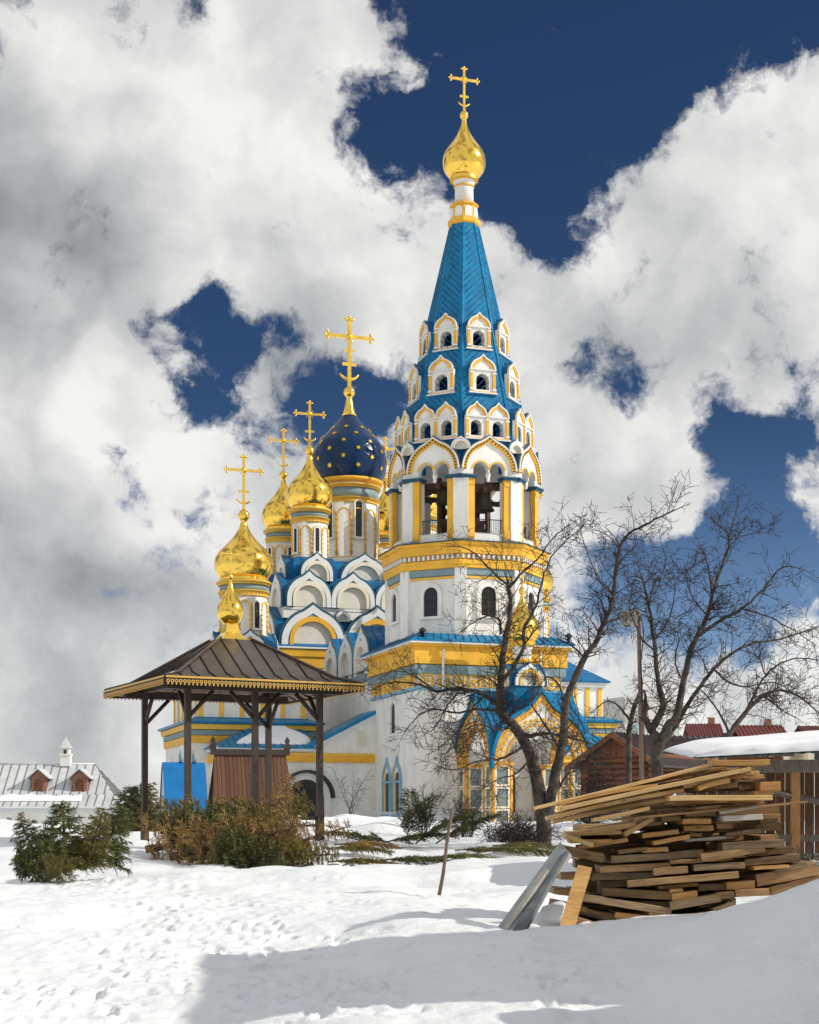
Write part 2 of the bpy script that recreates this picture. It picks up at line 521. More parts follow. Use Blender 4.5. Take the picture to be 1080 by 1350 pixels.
# ---- shared pieces
def cross_mesh(h, name='cross'):
    b = MB()
    t = 0.044 * h
    b.box(-t / 2, t / 2, -t / 2, t / 2, 0, h * 0.97)
    zc = 0.71 * h; w = 0.31 * h
    b.box(-w, w, -t * .45, t * .45, zc - t / 2, zc + t / 2)
    b.lathe([(0, -.055 * h), (.045 * h, -.03 * h), (.055 * h, 0), (.045 * h, .03 * h), (0, .055 * h)], 10, (0, 0, zc), cap=False)
    for cx, cz, dx, dz in ((-w, zc, 1, 0), (w, zc, 1, 0), (0, h * .95, 0, 1)):      # trefoil buds
        for k in (-1, 0, 1):
            px = cx + (k * 0.045 * h if dz else (math.copysign(.035 * h, cx) if k == 0 else 0))
            pz = cz + (k * 0.045 * h if dx else (.035 * h if k == 0 else 0))
            r = .026 * h
            b.lathe([(0, -r), (r * .8, -r * .5), (r, 0), (r * .8, r * .5), (0, r)], 8, (px, 0, pz), cap=False)
        for k in (-1, 1):
            px = cx + (k * .072 * h if dz else 0); pz = cz + (k * .072 * h if dx else 0); r = .013 * h
            b.lathe([(0, -r), (r, 0), (0, r)], 6, (px, 0, pz), cap=False)
    s = .10 * h                                                                     # small lower bar and crescent
    b.box(-s, s, -t * .4, t * .4, .33 * h - t * .4, .33 * h + t * .4)
    b.box(-s * .8, s * .8, -t * .3, t * .3, .52 * h - t * .25, .52 * h + t * .25) if h > 4 else None
    pts = [(math.sin(q) * .15 * h, 0, .25 * h - math.cos(q) * .13 * h) for q in np.linspace(-1.15, 1.15, 9)]
    b.tube(pts, [.008 * h, .014 * h, .018 * h, .021 * h, .022 * h, .021 * h, .018 * h, .014 * h, .008 * h], 6)
    for k in range(4):                                                              # braces at the crossing
        a = math.pi / 4 + k * math.pi / 2
        b.tube([(math.cos(a) * .04 * h, 0, zc + math.sin(a) * .04 * h), (math.cos(a) * .10 * h, 0, zc + math.sin(a) * .10 * h)], .006 * h, 4)
    return b.mesh(name, M_GOLD2)
ONION = [(0, .62), (.04, .72), (.08, .83), (.13, .92), (.19, .975), (.26, 1.0), (.32, .99), (.38, .955), (.44, .88), (.50, .775), (.55, .67), (.60, .565), (.66, .45), (.72, .35), (.78, .265), (.84, .195), (.90, .14), (.95, .115), (1.0, .10)]
def onion(Rr, h, base=None):
    pr = []
    for t, r in ONION:
        if base is not None and t < .26:
            r = base + (r - .62) / .38 * (1 - base)
        pr.append((r * Rr, t * h))
    rb = Rr * .19
    pr += [(rb * .6, h * 1.0), (rb, h + rb * .5), (rb * 1.05, h + rb), (rb * .8, h + rb * 1.6), (rb * .3, h + rb * 2.0)]
    b = MB(); b.lathe(pr, 40)
    return b, h + rb * 1.9
def gold_dome(c, z0, Rr, h, ch, base=None):
    b, top = onion(Rr, h, base)
    d = P('dome', b, M_GOLD, (c[0], c[1], z0))
    P('cross', cross_mesh(ch), None, (0, 0, top), 0, d)
    s = MB()
    for k in range(40):                                                             # a fringe of cut metal under the dome
        a = 2 * math.pi * k / 40; rr = Rr * (.64 if base is None else base + .02)
        s.cbox((math.cos(a) * rr, math.sin(a) * rr, -.07), (.04, .13 * Rr, .2), rz=a)
    P('dome_fringe', s, M_GOLD2, (0, 0, 0), 0, d)
    return d

def kokoshnik_meshes(w, h, depth, style):
    """blue barrel roof, white keel trim, coloured inner band, recessed white infill"""
    keel = .135 * h
    o = arch_pts(w, h, 28, keel)
    rb = MB(); rb.ring(scale_pts(o, 1.045), scale_pts(o, .93), .06, depth); rb.prism(scale_pts(o, .94), .17, .22)
    sm = MB()
    for k in range(1, max(2, int(depth / .55))):
        y = .06 + k * depth / max(2, int(depth / .55))
        sm.ring(scale_pts(o, 1.065), scale_pts(o, 1.03), y - .02, y + .02)
    edge = MB(); edge.ring(scale_pts(o, 1.075), scale_pts(o, 1.0), -.04, .09)
    tr = MB(); tr.ring(o, arch_pts(w * .80, h * .80, 28, .09 * h), -.12, .10)
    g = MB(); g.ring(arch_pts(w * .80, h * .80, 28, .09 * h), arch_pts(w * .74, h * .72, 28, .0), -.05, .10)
    yb = MB()
    yb.ring(arch_pts(w * .74, h * .72, 28), arch_pts(w * .62, h * .60, 28), -.14, .15)
    yb.ring(arch_pts(w * .685, h * .665, 28), arch_pts(w * .655, h * .635, 28), -.12, -.06)
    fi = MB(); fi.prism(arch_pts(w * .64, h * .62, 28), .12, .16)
    c3 = {'yellow': M_YELLOW, 'cream': M_CREAM, 'grey': M_CREAM}[style]
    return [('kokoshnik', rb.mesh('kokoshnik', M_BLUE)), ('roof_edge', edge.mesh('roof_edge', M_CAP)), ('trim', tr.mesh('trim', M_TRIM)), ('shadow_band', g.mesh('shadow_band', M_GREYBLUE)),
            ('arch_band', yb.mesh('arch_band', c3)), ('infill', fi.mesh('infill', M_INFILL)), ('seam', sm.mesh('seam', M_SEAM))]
def put_kokoshnik(ms, loc, rz):
    k = P(ms[0][0], ms[0][1], None, loc, rz)
    for nme, me in ms[1:]:
        P(nme, me, None, (0, 0, 0), 0, k)
    return k

def window_meshes(w, h, rows=3, cols=2, surround=.22, proud=.12):
    s = MB(); s.ring(arch_pts(w + 2 * surround, h + surround, 12), arch_pts(w, h, 12), -proud, .02)
    s.box(-w / 2 - surround - .05, w / 2 + surround + .05, -proud - .08, .0, -.16, -.001)
    fr = MB(); fr.ring(arch_pts(w, h, 12), arch_pts(w - .14, h - .07, 12), -.035, .03)
    for i in range(1, cols):
        x = -w / 2 + w * i / cols
        fr.box(x - .03, x + .03, -.034, .0, .02, h - .05)
    for j in range(1, rows):
        z = (h - .1) * j / rows
        fr.box(-w / 2 + .06, w / 2 - .06, -.032, .0, z - .03, z + .03)
    gl = MB(); gl.prism(arch_pts(w - .1, h - .05, 12), -.012, .02)
    return s.mesh('window', M_WHITE), fr.mesh('window_frame', M_IRON), gl.mesh('pane', M_GLASS)
def put_window(ms, loc, rz, parent=None):
    o = P('window', ms[0], None, loc, rz, parent)
    if parent is None:
        P('window_frame', ms[1], None, (0, 0, 0), 0, o); P('pane', ms[2], None, (0, 0, 0), 0, o)
    else:
        P('window_frame', ms[1], None, loc, rz, parent); P('pane', ms[2], None, loc, rz, parent)
    return o

def band_profile(r, z, items):
    """cornice rings: (height, how far proud) stacked upwards"""
    pr = [(r - .05, z)]
    for hgt, pr_ in items:
        pr.append((r + pr_, z)); z += hgt; pr.append((r + pr_, z))
    pr.append((r - .05, z))
    return pr

def round_drum(c, z0, z1, r, ncol, win_every=2, win=(.42, 1.9), turn=0.0, zwin=.30):
    """white drum with bead columns, an arcade, dark slit windows and a yellow cornice"""
    H = z1 - z0
    b = MB(); b.lathe([(r * 1.06, 0), (r * 1.06, H * .10), (r, H * .11), (r, H)], 40)
    d = P('drum', b, M_WHITE, (c[0], c[1], z0), turn)
    y = MB()
    y.lathe(band_profile(r, H * .10, [(.09, .13)]), 40)
    y.lathe(band_profile(r, H * .73, [(.10, .10), (.14, .05), (.10, .14), (.06, .2)]), 40)
    y.lathe(band_profile(r, H * .90, [(.16, .22), (.10, .32)]), 40)
    nb = int(r * 22)
    for k in range(nb):                                                             # dentils
        a = 2 * math.pi * k / nb
        y.cbox((math.cos(a) * (r + .06), math.sin(a) * (r + .06), H * .73 + .17), (.1, .10, .1), rz=a)
    P('cornice', y, M_LEMON, (0, 0, 0), 0, d)
    g = MB(); g.lathe(band_profile(r, H * .73 + .42, [(H * .16 - .40, .06)]), 40)
    P('grey_band', g, M_GREYBLUE, (0, 0, 0), 0, d)
    a = 2 * math.pi / ncol
    chord = 2 * r * math.sin(a / 2)
    cb = MB()
    cb.tube([(0, 0, 0), (0, 0, H * .44)], .055 * r ** .5, 6)
    nn = 6
    for j in range(nn):
        z = H * .44 * (j + .5) / nn
        cb.lathe([(.05, -.05), (.13 * r ** .4, -.02), (.13 * r ** .4, .02), (.05, .05)], 6, (0, 0, z), cap=False)
    col = cb.mesh('colonnette', M_YELLOW)
    ab = MB(); ab.ring(arch_pts(chord, chord * .56, 8), arch_pts(chord - .16, chord * .56 - .09, 8), -.09, .1)
    arc = ab.mesh('arcade_arch', M_LEMON)
    wm = window_meshes(win[0], win[1], 3, 2, .12, .10)
    for k in range(ncol):
        th = k * a + a / 2
        if math.sin(th + turn) < .55:
            P('colonnette', col, None, (math.cos(th) * (r + .03), math.sin(th) * (r + .03), H * .13), th, d)
            P('arcade_arch', arc, None, (math.cos(k * a) * (r * math.cos(a / 2) + .03), math.sin(k * a) * (r * math.cos(a / 2) + .03), H * .57), k * a + math.pi / 2, d)
            if k % win_every == 0:
                put_window(wm, (math.cos(k * a) * (r + .005), math.sin(k * a) * (r + .005), H * zwin - .2), k * a + math.pi / 2, d)
    return d

# ---- tower: square base
SB = 4.85
base = MB()
base.lathe([((SB) * SQ, .4), (SB * SQ, 11.0)], 4, a0=math.pi / 4, smooth=False)
P('tower_wall', base, M_WHITE)
pl = square([(SB + .2, .3), (SB + .2, 1.75), (SB + .08, 1.85)])
P('plinth', pl, M_TRIM)
fz = square([(SB + .02, 10.95), (SB + .28, 11.0), (SB + .28, 12.05), (SB + .5, 12.1), (SB + .5, 12.25), (SB - .2, 12.3)])
P('frieze', fz, M_YELLOW)
gb = square([(SB + .02, 10.35), (SB + .22, 10.4), (SB + .22, 10.93), (SB, 10.96)]); P('grey_band', gb, M_GREYBLUE)
gb = square([(SB + .02, 9.35), (SB + .15, 9.4), (SB + .15, 9.58), (SB, 9.6)]); P('grey_band', gb, M_SKYBLUE)
gb = square([(SB - .1, 12.15), (SB + .62, 12.25), (SB + .62, 12.36), (SB - .1, 12.37)]); P('white_moulding', gb, M_TRIM)
rf = square([(SB + .66, 12.365), (SB + .66, 12.43), (SB - .2, 12.95), (SB - .3, 12.95)]); lr = P('lower_roof', rf, M_BLUE2)
sm = MB()
for rz in (0, -math.pi / 2, math.pi / 2):
    for i in range(-11, 12):
        a = Vector(face_loc(rz, SB + .66, i * .5, 12.45)); b_ = Vector(face_loc(rz, SB - .2, i * .46, 12.97))
        sm.tube([a, b_], .035, 4)
P('roof_seam', sm, M_SEAM, (0, 0, 0), 0, lr)
# square frieze tiles
t1 = MB(); t1.ring([(.40, -.40), (.40, .40), (-.40, .40), (-.40, -.40), (.40, -.40)], [(.29, -.29), (.29, .29), (-.29, .29), (-.29, -.29), (.29, -.29)], -.10, .02)
t1.cbox((0, -.02, 0), (.30, .10, .30), ry=math.pi / 4)
tile_m = t1.mesh('frieze_tile', M_LEMON)
t2 = MB(); t2.box(-.30, .30, -.02, .02, -.30, .30); tile_b = t2.mesh('tile_ground', M_CREAM)
for rz in (0, -math.pi / 2, math.pi / 2):
    for i in range(9):
        s = -4.25 + i * 1.0625
        o = P('frieze_tile', tile_m, None, face_loc(rz, SB + .03, s, 9.98), rz); P('tile_ground', tile_b, None, (0, 0, 0), 0, o)
# downpipes and roof vents
for s, rz in ((-3.3, 0), (3.2, 0)):
    dp = MB(); dp.tube([(0, -.30, 11.9), (0, -.14, 11.2), (0, -.14, 1.8)], .075, 8)
    P('downpipe', dp, M_WHITE, face_loc(rz, SB + .25, s, 0), rz)
for s in (-4.6, 5.2):
    dp = MB(); dp.lathe([(.12, 0), (.12, .35), (.24, .36), (.24, .48), (.05, .62)], 8); P('roof_vent', dp, M_IRON, face_loc(0, SB + .3, s, 12.6), 0)
# paired windows with painted keel surrounds, on the side wall and front wall
def keel_window(w, h):
    a = MB(); a.ring(arch_pts(w + .62, h + 1.0, 16, .5), arch_pts(w + .34, h + .66, 16, .3), -.16, .02)
    a.box(-w / 2 - .42, w / 2 + .42, -.18, 0, h * .74, h * .74 + .14); a.box(-w / 2 - .42, w / 2 + .42, -.2, 0, -.2, -.02)
    y = MB(); y.ring(arch_pts(w + .34, h + .66, 16, .3), arch_pts(w + .1, h + .36, 16, .0), -.10, .02)
    wh = MB(); wh.ring(arch_pts(w + .1, h + .36, 16), arch_pts(w - .1, h + .0, 16), -.05, .02)
    g = MB(); g.prism(arch_pts(w, h, 12), -.012, .02)
    fr = MB(); fr.box(-.03, .03, -.03, 0, 0, h - .05)
    for j in (1, 2, 3):
        fr.box(-w / 2, w / 2, -.028, 0, h * j / 4 - .025, h * j / 4 + .025)
    return [('window', a.mesh('window', M_SKYBLUE)), ('yellow_surround', y.mesh('yellow_surround', M_LEMON)), ('inner_frame', wh.mesh('inner_frame', M_TRIM)), ('pane', g.mesh('pane', M_GLASS)), ('mullion', fr.mesh('mullion', M_IRON))]
kw = keel_window(1.05, 2.7)
def put_keel_window(loc, rz):
    o = P('window', kw[0][1], None, loc, rz)
    for n_, me in kw[1:]:
        P(n_, me, None, (0, 0, 0), 0, o)
for s in (-1.1, 1.1):
    put_keel_window(face_loc(-math.pi / 2, SB + .01, s - .2, 1.6 + .1), -math.pi / 2)
wm_up = window_meshes(1.0, 2.0, 3, 2, .25, .16)
put_window(wm_up, face_loc(-math.pi / 2, SB + .005, .2, 6.9), -math.pi / 2)

# ---- tower: octagon with arched windows
RO = 5.05
AP = RO * math.cos(A8)
P('octagon_wall', octa([(RO, 12.0), (RO, 17.0)]), M_WHITE)
for k in range(8):
    th = A8 + k * math.pi / 4
    q = MB(); q.cbox((math.cos(th) * RO * .975, math.sin(th) * RO * .975, 14.8), (.55, .75, 4.6), rz=th)
    P('corner_strip', q, M_WHITE)
P('white_moulding', octa([(RO - .1, 16.45), (RO + .10, 16.5), (RO + .10, 16.62), (RO, 16.65)]), M_LEMON)
P('grey_band', octa([(RO, 16.66), (RO + .16, 16.7), (RO + .16, 17.1), (RO, 17.12)]), M_GREYBLUE)
P('cornice', octa([(RO, 17.1), (RO + .28, 17.13), (RO + .32, 17.62), (RO + .16, 17.66), (RO + .16, 17.98), (RO + .38, 18.0), (RO + .42, 18.5), (RO + .55, 18.55), (RO + .6, 18.72), (RO - .3, 18.9)]), M_YELLOW)
P('roof_edge', octa([(RO + .1, 18.74), (RO + .68, 18.73), (RO + .68, 18.79), (RO - .2, 18.95)]), M_EDGE)
dn = MB()
for k in range(8):
    rz = k * math.pi / 4
    for i in range(12):
        s = -1.85 + i * 3.7 / 11
        l = face_loc(rz, (RO + .30) * math.cos(A8), s, 17.82)
        dn.cbox(l, (.15, .16, .26), rz=rz)
P('dentils', dn, M_TRIM)
wm_oct = window_meshes(1.0, 1.85, 3, 2, .28, .16)
for k in range(8):
    if k in (3, 4, 5):
        continue
    rz = (k if k < 4 else k - 8) * math.pi / 4
    put_window(wm_oct, face_loc(rz, AP + .005, -.1, 14.15), rz)

# ---- belfry
P('belfry_parapet', octa([(RO - .15, 18.85), (RO - .15, 19.35), (RO - .1, 19.4)]), M_WHITE)
RBF = 4.95
for k in range(8):
    th = A8 + k * math.pi / 4
    cx, cy = math.cos(th) * (RBF - .55), math.sin(th) * (RBF - .55)
    q = MB(); q.cbox((0, 0, 1.9), (1.05, .95, 3.8))
    pier = P('pier', q, M_WHITE, (cx, cy, 19.0), th)
    ye = MB()
    for s in (-1, 1):
        # pilasters lie against the two wall faces that meet at this corner
        rz = s * A8
        u_, n_ = Vector((-math.sin(rz), math.cos(rz), 0)) * s, Vector((math.cos(rz), math.sin(rz), 0))
        corner = Vector((.55, 0, 0))
        p = corner + u_ * .62 - n_ * .08
        ye.cbox((p.x, p.y, 1.9), (.30, .58, 3.8), rz=rz)
        ye.cbox((p.x, p.y, .35), (.40, .54, .5), rz=rz)
        ye.cbox((p.x, p.y, 3.5), (.38, .52, .22), rz=rz)
    P('pilaster', ye, M_YELLOW, (0, 0, 0), 0, pier)
    cw = MB()
    for s in (-1, 1):
        rz = s * A8
        u_, n_ = Vector((-math.sin(rz), math.cos(rz), 0)) * s, Vector((math.cos(rz), math.sin(rz), 0))
        p = Vector((.55, 0, 0)) + u_ * .25 - n_ * .18
        cw.cbox((p.x, p.y, 1.9), (.30, .42, 3.79), rz=rz)
    P('pier_facing', cw, M_WHITE, (0, 0, 0), 0, pier)
    cp = MB()
    for s in (-1, 1):
        rz = s * A8
        u_, n_ = Vector((-math.sin(rz), math.cos(rz), 0)) * s, Vector((math.cos(rz), math.sin(rz), 0))
        p = Vector((.55, 0, 0)) + u_ * .44 - n_ * .25
        cp.cbox((p.x, p.y, 3.84), (.85, 1.12, .12), rz=rz); cp.cbox((p.x, p.y, 3.95), (1.0, 1.26, .1), rz=rz)
    P('capital', cp, M_CAP, (0, 0, 0), 0, pier)
FW = 2 * RBF * math.sin(A8)
big = arch_pts(FW * .93, 2.05, 28, .28, .42)
lobe = []
for cx in (-.56, .56):
    lobe += [(cx - .5 * math.cos(a), .40 + .5 * math.sin(a)) for a in np.linspace(0, math.pi, 12)]
poly = [(FW / 2, 0.0), (FW / 2, .42)] + big + [(-FW / 2, .42), (-FW / 2, 0.0), (-1.06, 0.0)] + lobe[:12] + [(0.0, .12)] + lobe[12:] + [(1.06, 0.0)]
pp = MB(); pp.prism(poly, -.0, .45); m_panel = pp.mesh('belfry_arch', M_WHITE)
yb = MB(); yb.ring(big, scale_pts(big, .86, .42), -.14, .02)
yb.box(-FW / 2, -FW * .465, -.13, .02, .42, .62); yb.box(FW * .465, FW / 2, -.13, .02, .42, .62)
m_yb = yb.mesh('arch_band', M_YELLOW)
wb = MB(); wb.ring(scale_pts(big, 1.05, .42), big, -.18, .05); m_wb = wb.mesh('trim', M_TRIM)
bd = MB()
for (x, z) in scale_pts(arch_pts(FW * .93, 2.05, 26, .28, .42), .93, .42)[1:-1]:
    bd.cbox((x, -.16, z), (.09, .06, .09))
m_bd = bd.mesh('beads', M_BEAM)
lb = MB()
for cx in (-.56, .56):
    o = [(cx + .60 * math.cos(a), .40 + .60 * math.sin(a)) for a in np.linspace(.12, math.pi - .12, 12)]
    i_ = [(cx + .51 * math.cos(a), .40 + .51 * math.sin(a)) for a in np.linspace(.12, math.pi - .12, 12)]
    lb.ring(o, i_, -.06, .02)
m_lb = lb.mesh('lobe_band', M_LEMON)
rb = MB(); rb.ring(scale_pts(big, 1.08, .42), scale_pts(big, .98, .42), .08, 1.3); m_rb = rb.mesh('barrel_roof', M_BLUE)
ed = MB(); ed.ring(scale_pts(big, 1.10, .42), scale_pts(big, 1.04, .42), -.10, .14); m_ed = ed.mesh('roof_edge', M_EDGE)
pdm = MB(); pdm.lathe([(.06, -.42), (.14, -.34), (.10, -.22), (.16, -.1), (.16, .12)], 10, (0, .2, .12)); m_pd = pdm.mesh('pendant', M_WHITE)
rl = MB()
for i in range(19):
    x = -1.17 + i * .13
    rl.box(x - .012, x + .012, .50, .525, .0, 1.0)
rl.box(-1.2, 1.2, .495, .53, .97, 1.02); rl.box(-1.2, 1.2, .495, .53, .08, .12)
m_rl = rl.mesh('railing', M_IRON)
m_small = kokoshnik_meshes(1.25, .78, .9, 'cream')
for k in range(8):
    rz = (k if k < 4 else k - 8) * math.pi / 4
    a = P('belfry_arch', m_panel, None, face_loc(rz, RBF * math.cos(A8), 0, 22.95), rz)
    for n_, me in (('arch_band', m_yb), ('trim', m_wb), ('beads', m_bd), ('lobe_band', m_lb), ('barrel_roof', m_rb), ('roof_edge', m_ed), ('pendant', m_pd)):
        P(n_, me, None, (0, 0, 0), 0, a)
    P('railing', m_rl, None, face_loc(rz, RBF * math.cos(A8) - .1, 0, 19.38), rz)
    put_kokoshnik(m_small, face_loc(rz + A8, RBF - .12, 0, 24.62), rz + A8)
P('belfry_floor', octa([(RO - .3, 18.8), (RO - .3, 18.95)]), M_TRIM)
P('belfry_ceiling', octa([(RBF - .5, 23.95), (RBF - .5, 24.6)]), M_TRIM)
P('roof_skirt', octa([(RBF - .45, 24.0), (RBF - .45, 24.4), (4.62, 25.35), (4.42, 25.5)]), M_BLUE)
for rz in (0, math.pi / 4, -math.pi / 4, math.pi / 2):                              # timber beams that carry the bells
    q = MB(); q.cbox((0, 0, 0), (.26, 8.0, .3), rz=0)
    P('bell_beam', q, M_BEAM, (0, 0, 22.25 + (.301 if abs(rz) == math.pi / 4 else 0) + (.605 if rz == math.pi / 4 else 0)), rz)
for rz in (0, -math.pi / 4, math.pi / 4):
    q = MB(); q.cbox((0, 0, 0), (3.2, .3, .34)); P('bell_beam', q, M_BEAM, face_loc(rz, 3.4, 0, 22.55 + abs(rz) * .2), rz)
for k in range(4):  # bell frame timbers added to darken the belfry interior
    th = k * math.pi / 2 + .4
    q = MB(); q.cbox((math.cos(th) * 2.2, math.sin(th) * 2.2, 21.2), (.22, .22, 4.6), rz=th); q.cbox((math.cos(th + .785) * 1.56, math.sin(th + .785) * 1.56, 20.6), (.16, 3.1, .2), rz=th + .785); q.cbox((math.cos(th + .785) * 1.56, math.sin(th + .785) * 1.56, 21.9), (.16, 3.1, .24), rz=th + .785)
    q.cbox((math.cos(th + .785) * 1.5, math.sin(th + .785) * 1.5, 21.25), (.10, 3.3, .16), rz=th + .785, rx=.42)
    P('darkening_frame', q, M_BEAM)
q = MB(); q.box(-1.1, 1.1, -.9, 1.3, 19.0, 20.9); P('dark_core', q, M_BEAM)  # dark block added to deepen the shade inside the belfry
q = MB(); q.cbox((0, 0, 21), (.5, .5, 4.3)); q.cbox((-1.2, .8, 21), (.3, .3, 4.3)); q.cbox((1.2, .8, 21), (.3, .3, 4.3)); P('darkening_frame', q, M_BEAM)  # more posts added for a darker middle

# ---- tent
T0, T1, Z0, Z1 = 4.45, .92, 25.4, 40.5
def tr_(z): return T0 + (T1 - T0) * (z - Z0) / (Z1 - Z0)
DORM = ((2, 2.95, 2.3, 25.45, 4.24), (1, 1.78, 2.4, 28.6, 3.44), (1, 1.62, 2.3, 31.6, 2.74))
def niche_edges(n, w, h, z):
    """left and right edges of the openings of a dormer row, and their foot and head"""
    wi = w / n
    return [(-w / 2 + wi * (i + .5) - wi * .26, -w / 2 + wi * (i + .5) + wi * .26) for i in range(n)], z + .16, z + .14 + h * .44
tb = MB()
for k in range(8):
    rz = k * math.pi / 4
    bands = []; zz = Z0
    for n, w, h, z, ap in DORM:
        ed, za, zb = niche_edges(n, w, h, z)
        bands += [(zz, za, []), (za, zb, ed)]; zz = zb
    bands.append((zz, Z1, []))
    for za, zb, ed in bands:
        ha, hb = tr_(za) * math.sin(A8), tr_(zb) * math.sin(A8)
        xs = [None] + [e for p in ed for e in p] + [None]
        for i in range(0, len(xs), 2):
            xl, xr = xs[i], xs[i + 1]
            q = []
            for z, x, s_ in ((za, xl, -1), (za, xr, 1), (zb, xr, 1), (zb, xl, -1)):
                if x is None:
                    x = s_ * tr_(z) * math.sin(A8)
                q.append(face_loc(rz, tr_(z) * math.cos(A8), x, z))
            tb.add(q, [(0, 1, 2, 3)])
tent = P('spire', tb, M_BLUE2)
for k in range(8):
    rz = (k if k < 4 else k - 8) * math.pi / 4
    hip = MB(); th = A8 + k * math.pi / 4
    hip.tube([(math.cos(th) * tr_(z) * 1.0, math.sin(th) * tr_(z) * 1.0, z) for z in (Z0, Z1)], [.07, .045], 6)
    P('hip_roll', hip, M_BLUE2, (0, 0, 0), 0, tent)
    sm = MB()                                                                       # slanting standing seams on this side
    sgn = -1 if k % 2 else 1
    zz = Z0 - 6
    while zz < Z1:
        pts = []
        for t in np.linspace(0, 1, 13):
            s_ = (t * 2 - 1); z = zz + t * 2 * 1.9 * 1.0
            if Z0 + .1 < z < Z1 - .05:
                hw = tr_(z) * math.sin(A8)
                x = sgn * s_ * 2.0
                if abs(x) <= hw:
                    pts.append(face_loc(rz, tr_(z) * math.cos(A8) + .012, x, z))
        if len(pts) >= 2:
            sm.tube([pts[0], pts[-1]], .022, 4)
        zz += .42
    P('roof_seam', sm, M_SEAM, (0, 0, 0), 0, tent)
def dormer_meshes(n, w, h):
    """n arched niches side by side under keel gables"""
    wi = w / n; body = MB(); ye = MB(); op = MB(); tr = MB(); rf = MB(); ed = MB()
    body_h = h * .60
    for i in range(n):
        c = -w / 2 + wi * (i + .5)
        ow, oh = wi * .50, h * .43
        op_o = arch_pts(ow, oh, 12, 0, .14, c)
        # wall with an arched hole
        out = [(c + wi / 2, .0)] + [(c + wi / 2, body_h)] + arch_pts(wi * .98, h - body_h, 12, h * .1, body_h, c)[1:-1] + [(c - wi / 2, body_h), (c - wi / 2, 0)]
        poly = out + [(c - ow / 2, 0.0)] + op_o[::-1] + [(c + ow / 2, 0.0)]
        poly = [p for j, p in enumerate(poly) if j == 0 or (abs(p[0] - poly[j - 1][0]) + abs(p[1] - poly[j - 1][1])) > 1e-4]
        body.prism(poly, -.02, .16)
        body.box(c - ow / 2, c + ow / 2, -.02, .16, 0.002, .14)
        op.ring(arch_pts(ow + .08, oh + .04, 12, 0, .14, c), arch_pts(ow, oh, 12, 0, .14, c), .10, .62)
        op.box(c - ow / 2, c + ow / 2, .165, .7, .06, .13)
        a = arch_pts(wi * .98, h - body_h, 16, h * .10, body_h, c)
        ye.ring(scale_c(a, .90, c, body_h), scale_c(a, .66, c, body_h), -.10, .0)
        tr.ring(a, scale_c(a, .88, c, body_h), -.16, .04)
        tr.box(c - wi * .5, c + wi * .5, -.13, .0, body_h - .08, body_h + .0)
        rf.ring(scale_c(a, 1.03, c, body_h), scale_c(a, .93, c, body_h), .05, 1.5)
        ed.ring(scale_c(a, 1.07, c, body_h), scale_c(a, 1.01, c, body_h), -.02, .1)
    for i in range(n + 1):
        x = -w / 2 + wi * i; x += .12 if i == 0 else (-.12 if i == n else 0)
        ye.box(x - .085, x + .085, -.12, .0, .10, body_h - .08)
        tr.box(x - .13, x + .13, -.15, .0, body_h - .30, body_h - .2); tr.box(x - .12, x + .12, -.15, .0, .08, .2)
    ye.box(-w / 2 - .04, w / 2 + .04, -.14, .0, -.06, .0)
    tr.box(-w / 2 - .08, w / 2 + .08, -.2, .02, -.14, -.062)
    rf.box(-w / 2 + .02, -w / 2 + .08, .17, 1.3, .02, body_h); rf.box(w / 2 - .08, w / 2 - .02, .17, 1.3, .02, body_h)
    return [('dormer', body.mesh('dormer', M_WHITE)), ('yellow_trim', ye.mesh('yellow_trim', M_YELLOW)), ('niche', op.mesh('niche', M_WHITE)), ('trim', tr.mesh('trim', M_TRIM)), ('dormer_roof', rf.mesh('dormer_roof', M_BLUE)), ('roof_edge', ed.mesh('roof_edge', M_EDGE))]
def scale_c(p, s, cx, z0):
    return [(cx + (x - cx) * s, z0 + (z - z0) * s) for x, z in p]
for n, w, h, z, ap in DORM:
    ms = dormer_meshes(n, w, h)
    for k in range(8):
        if k == 4:
            continue
        rz = (k if k < 4 else k - 8) * math.pi / 4
        o = P('dormer', ms[0][1], None, face_loc(rz, ap, 0, z), rz)
        for n_, me in ms[1:]:
            P(n_, me, None, (0, 0, 0), 0, o)
# ---- neck and top dome
P('neck_ring', octa([(.98, 40.35), (1.08, 40.45), (1.08, 40.75), (.92, 40.8), (.86, 41.62), (.96, 41.66), (.96, 41.76), (.7, 41.8)]), M_YELLOW)
na = MB()
for k in range(8):
    rz = k * math.pi / 4
    M = Matrix.Translation(face_loc(rz, .885 * math.cos(A8), 0, 40.82)) @ Matrix.Rotation(rz, 4, 'Z')
    t = MB(); t.prism(arch_pts(.50, .70, 8), -.05, .02)
    na.add([M @ Vector(v) for v in t.v], t.f)
P('neck_arches', na, M_WHITE)
b = MB(); b.lathe([(.64, 41.7), (.60, 42.9), (.60, 43.05), (.72, 43.3), (.78, 43.45)], 24); P('neck', b, M_WHITE)
b = MB(); b.lathe([(.6, 42.92), (.68, 42.95), (.68, 43.02), (.6, 43.05)], 24); b.lathe([(.7, 43.3), (.9, 43.42), (.92, 43.6), (.8, 43.66)], 24); P('cornice', b, M_YELLOW)
gold_dome((0, 0), 43.55, 1.42, 3.95, 2.95)

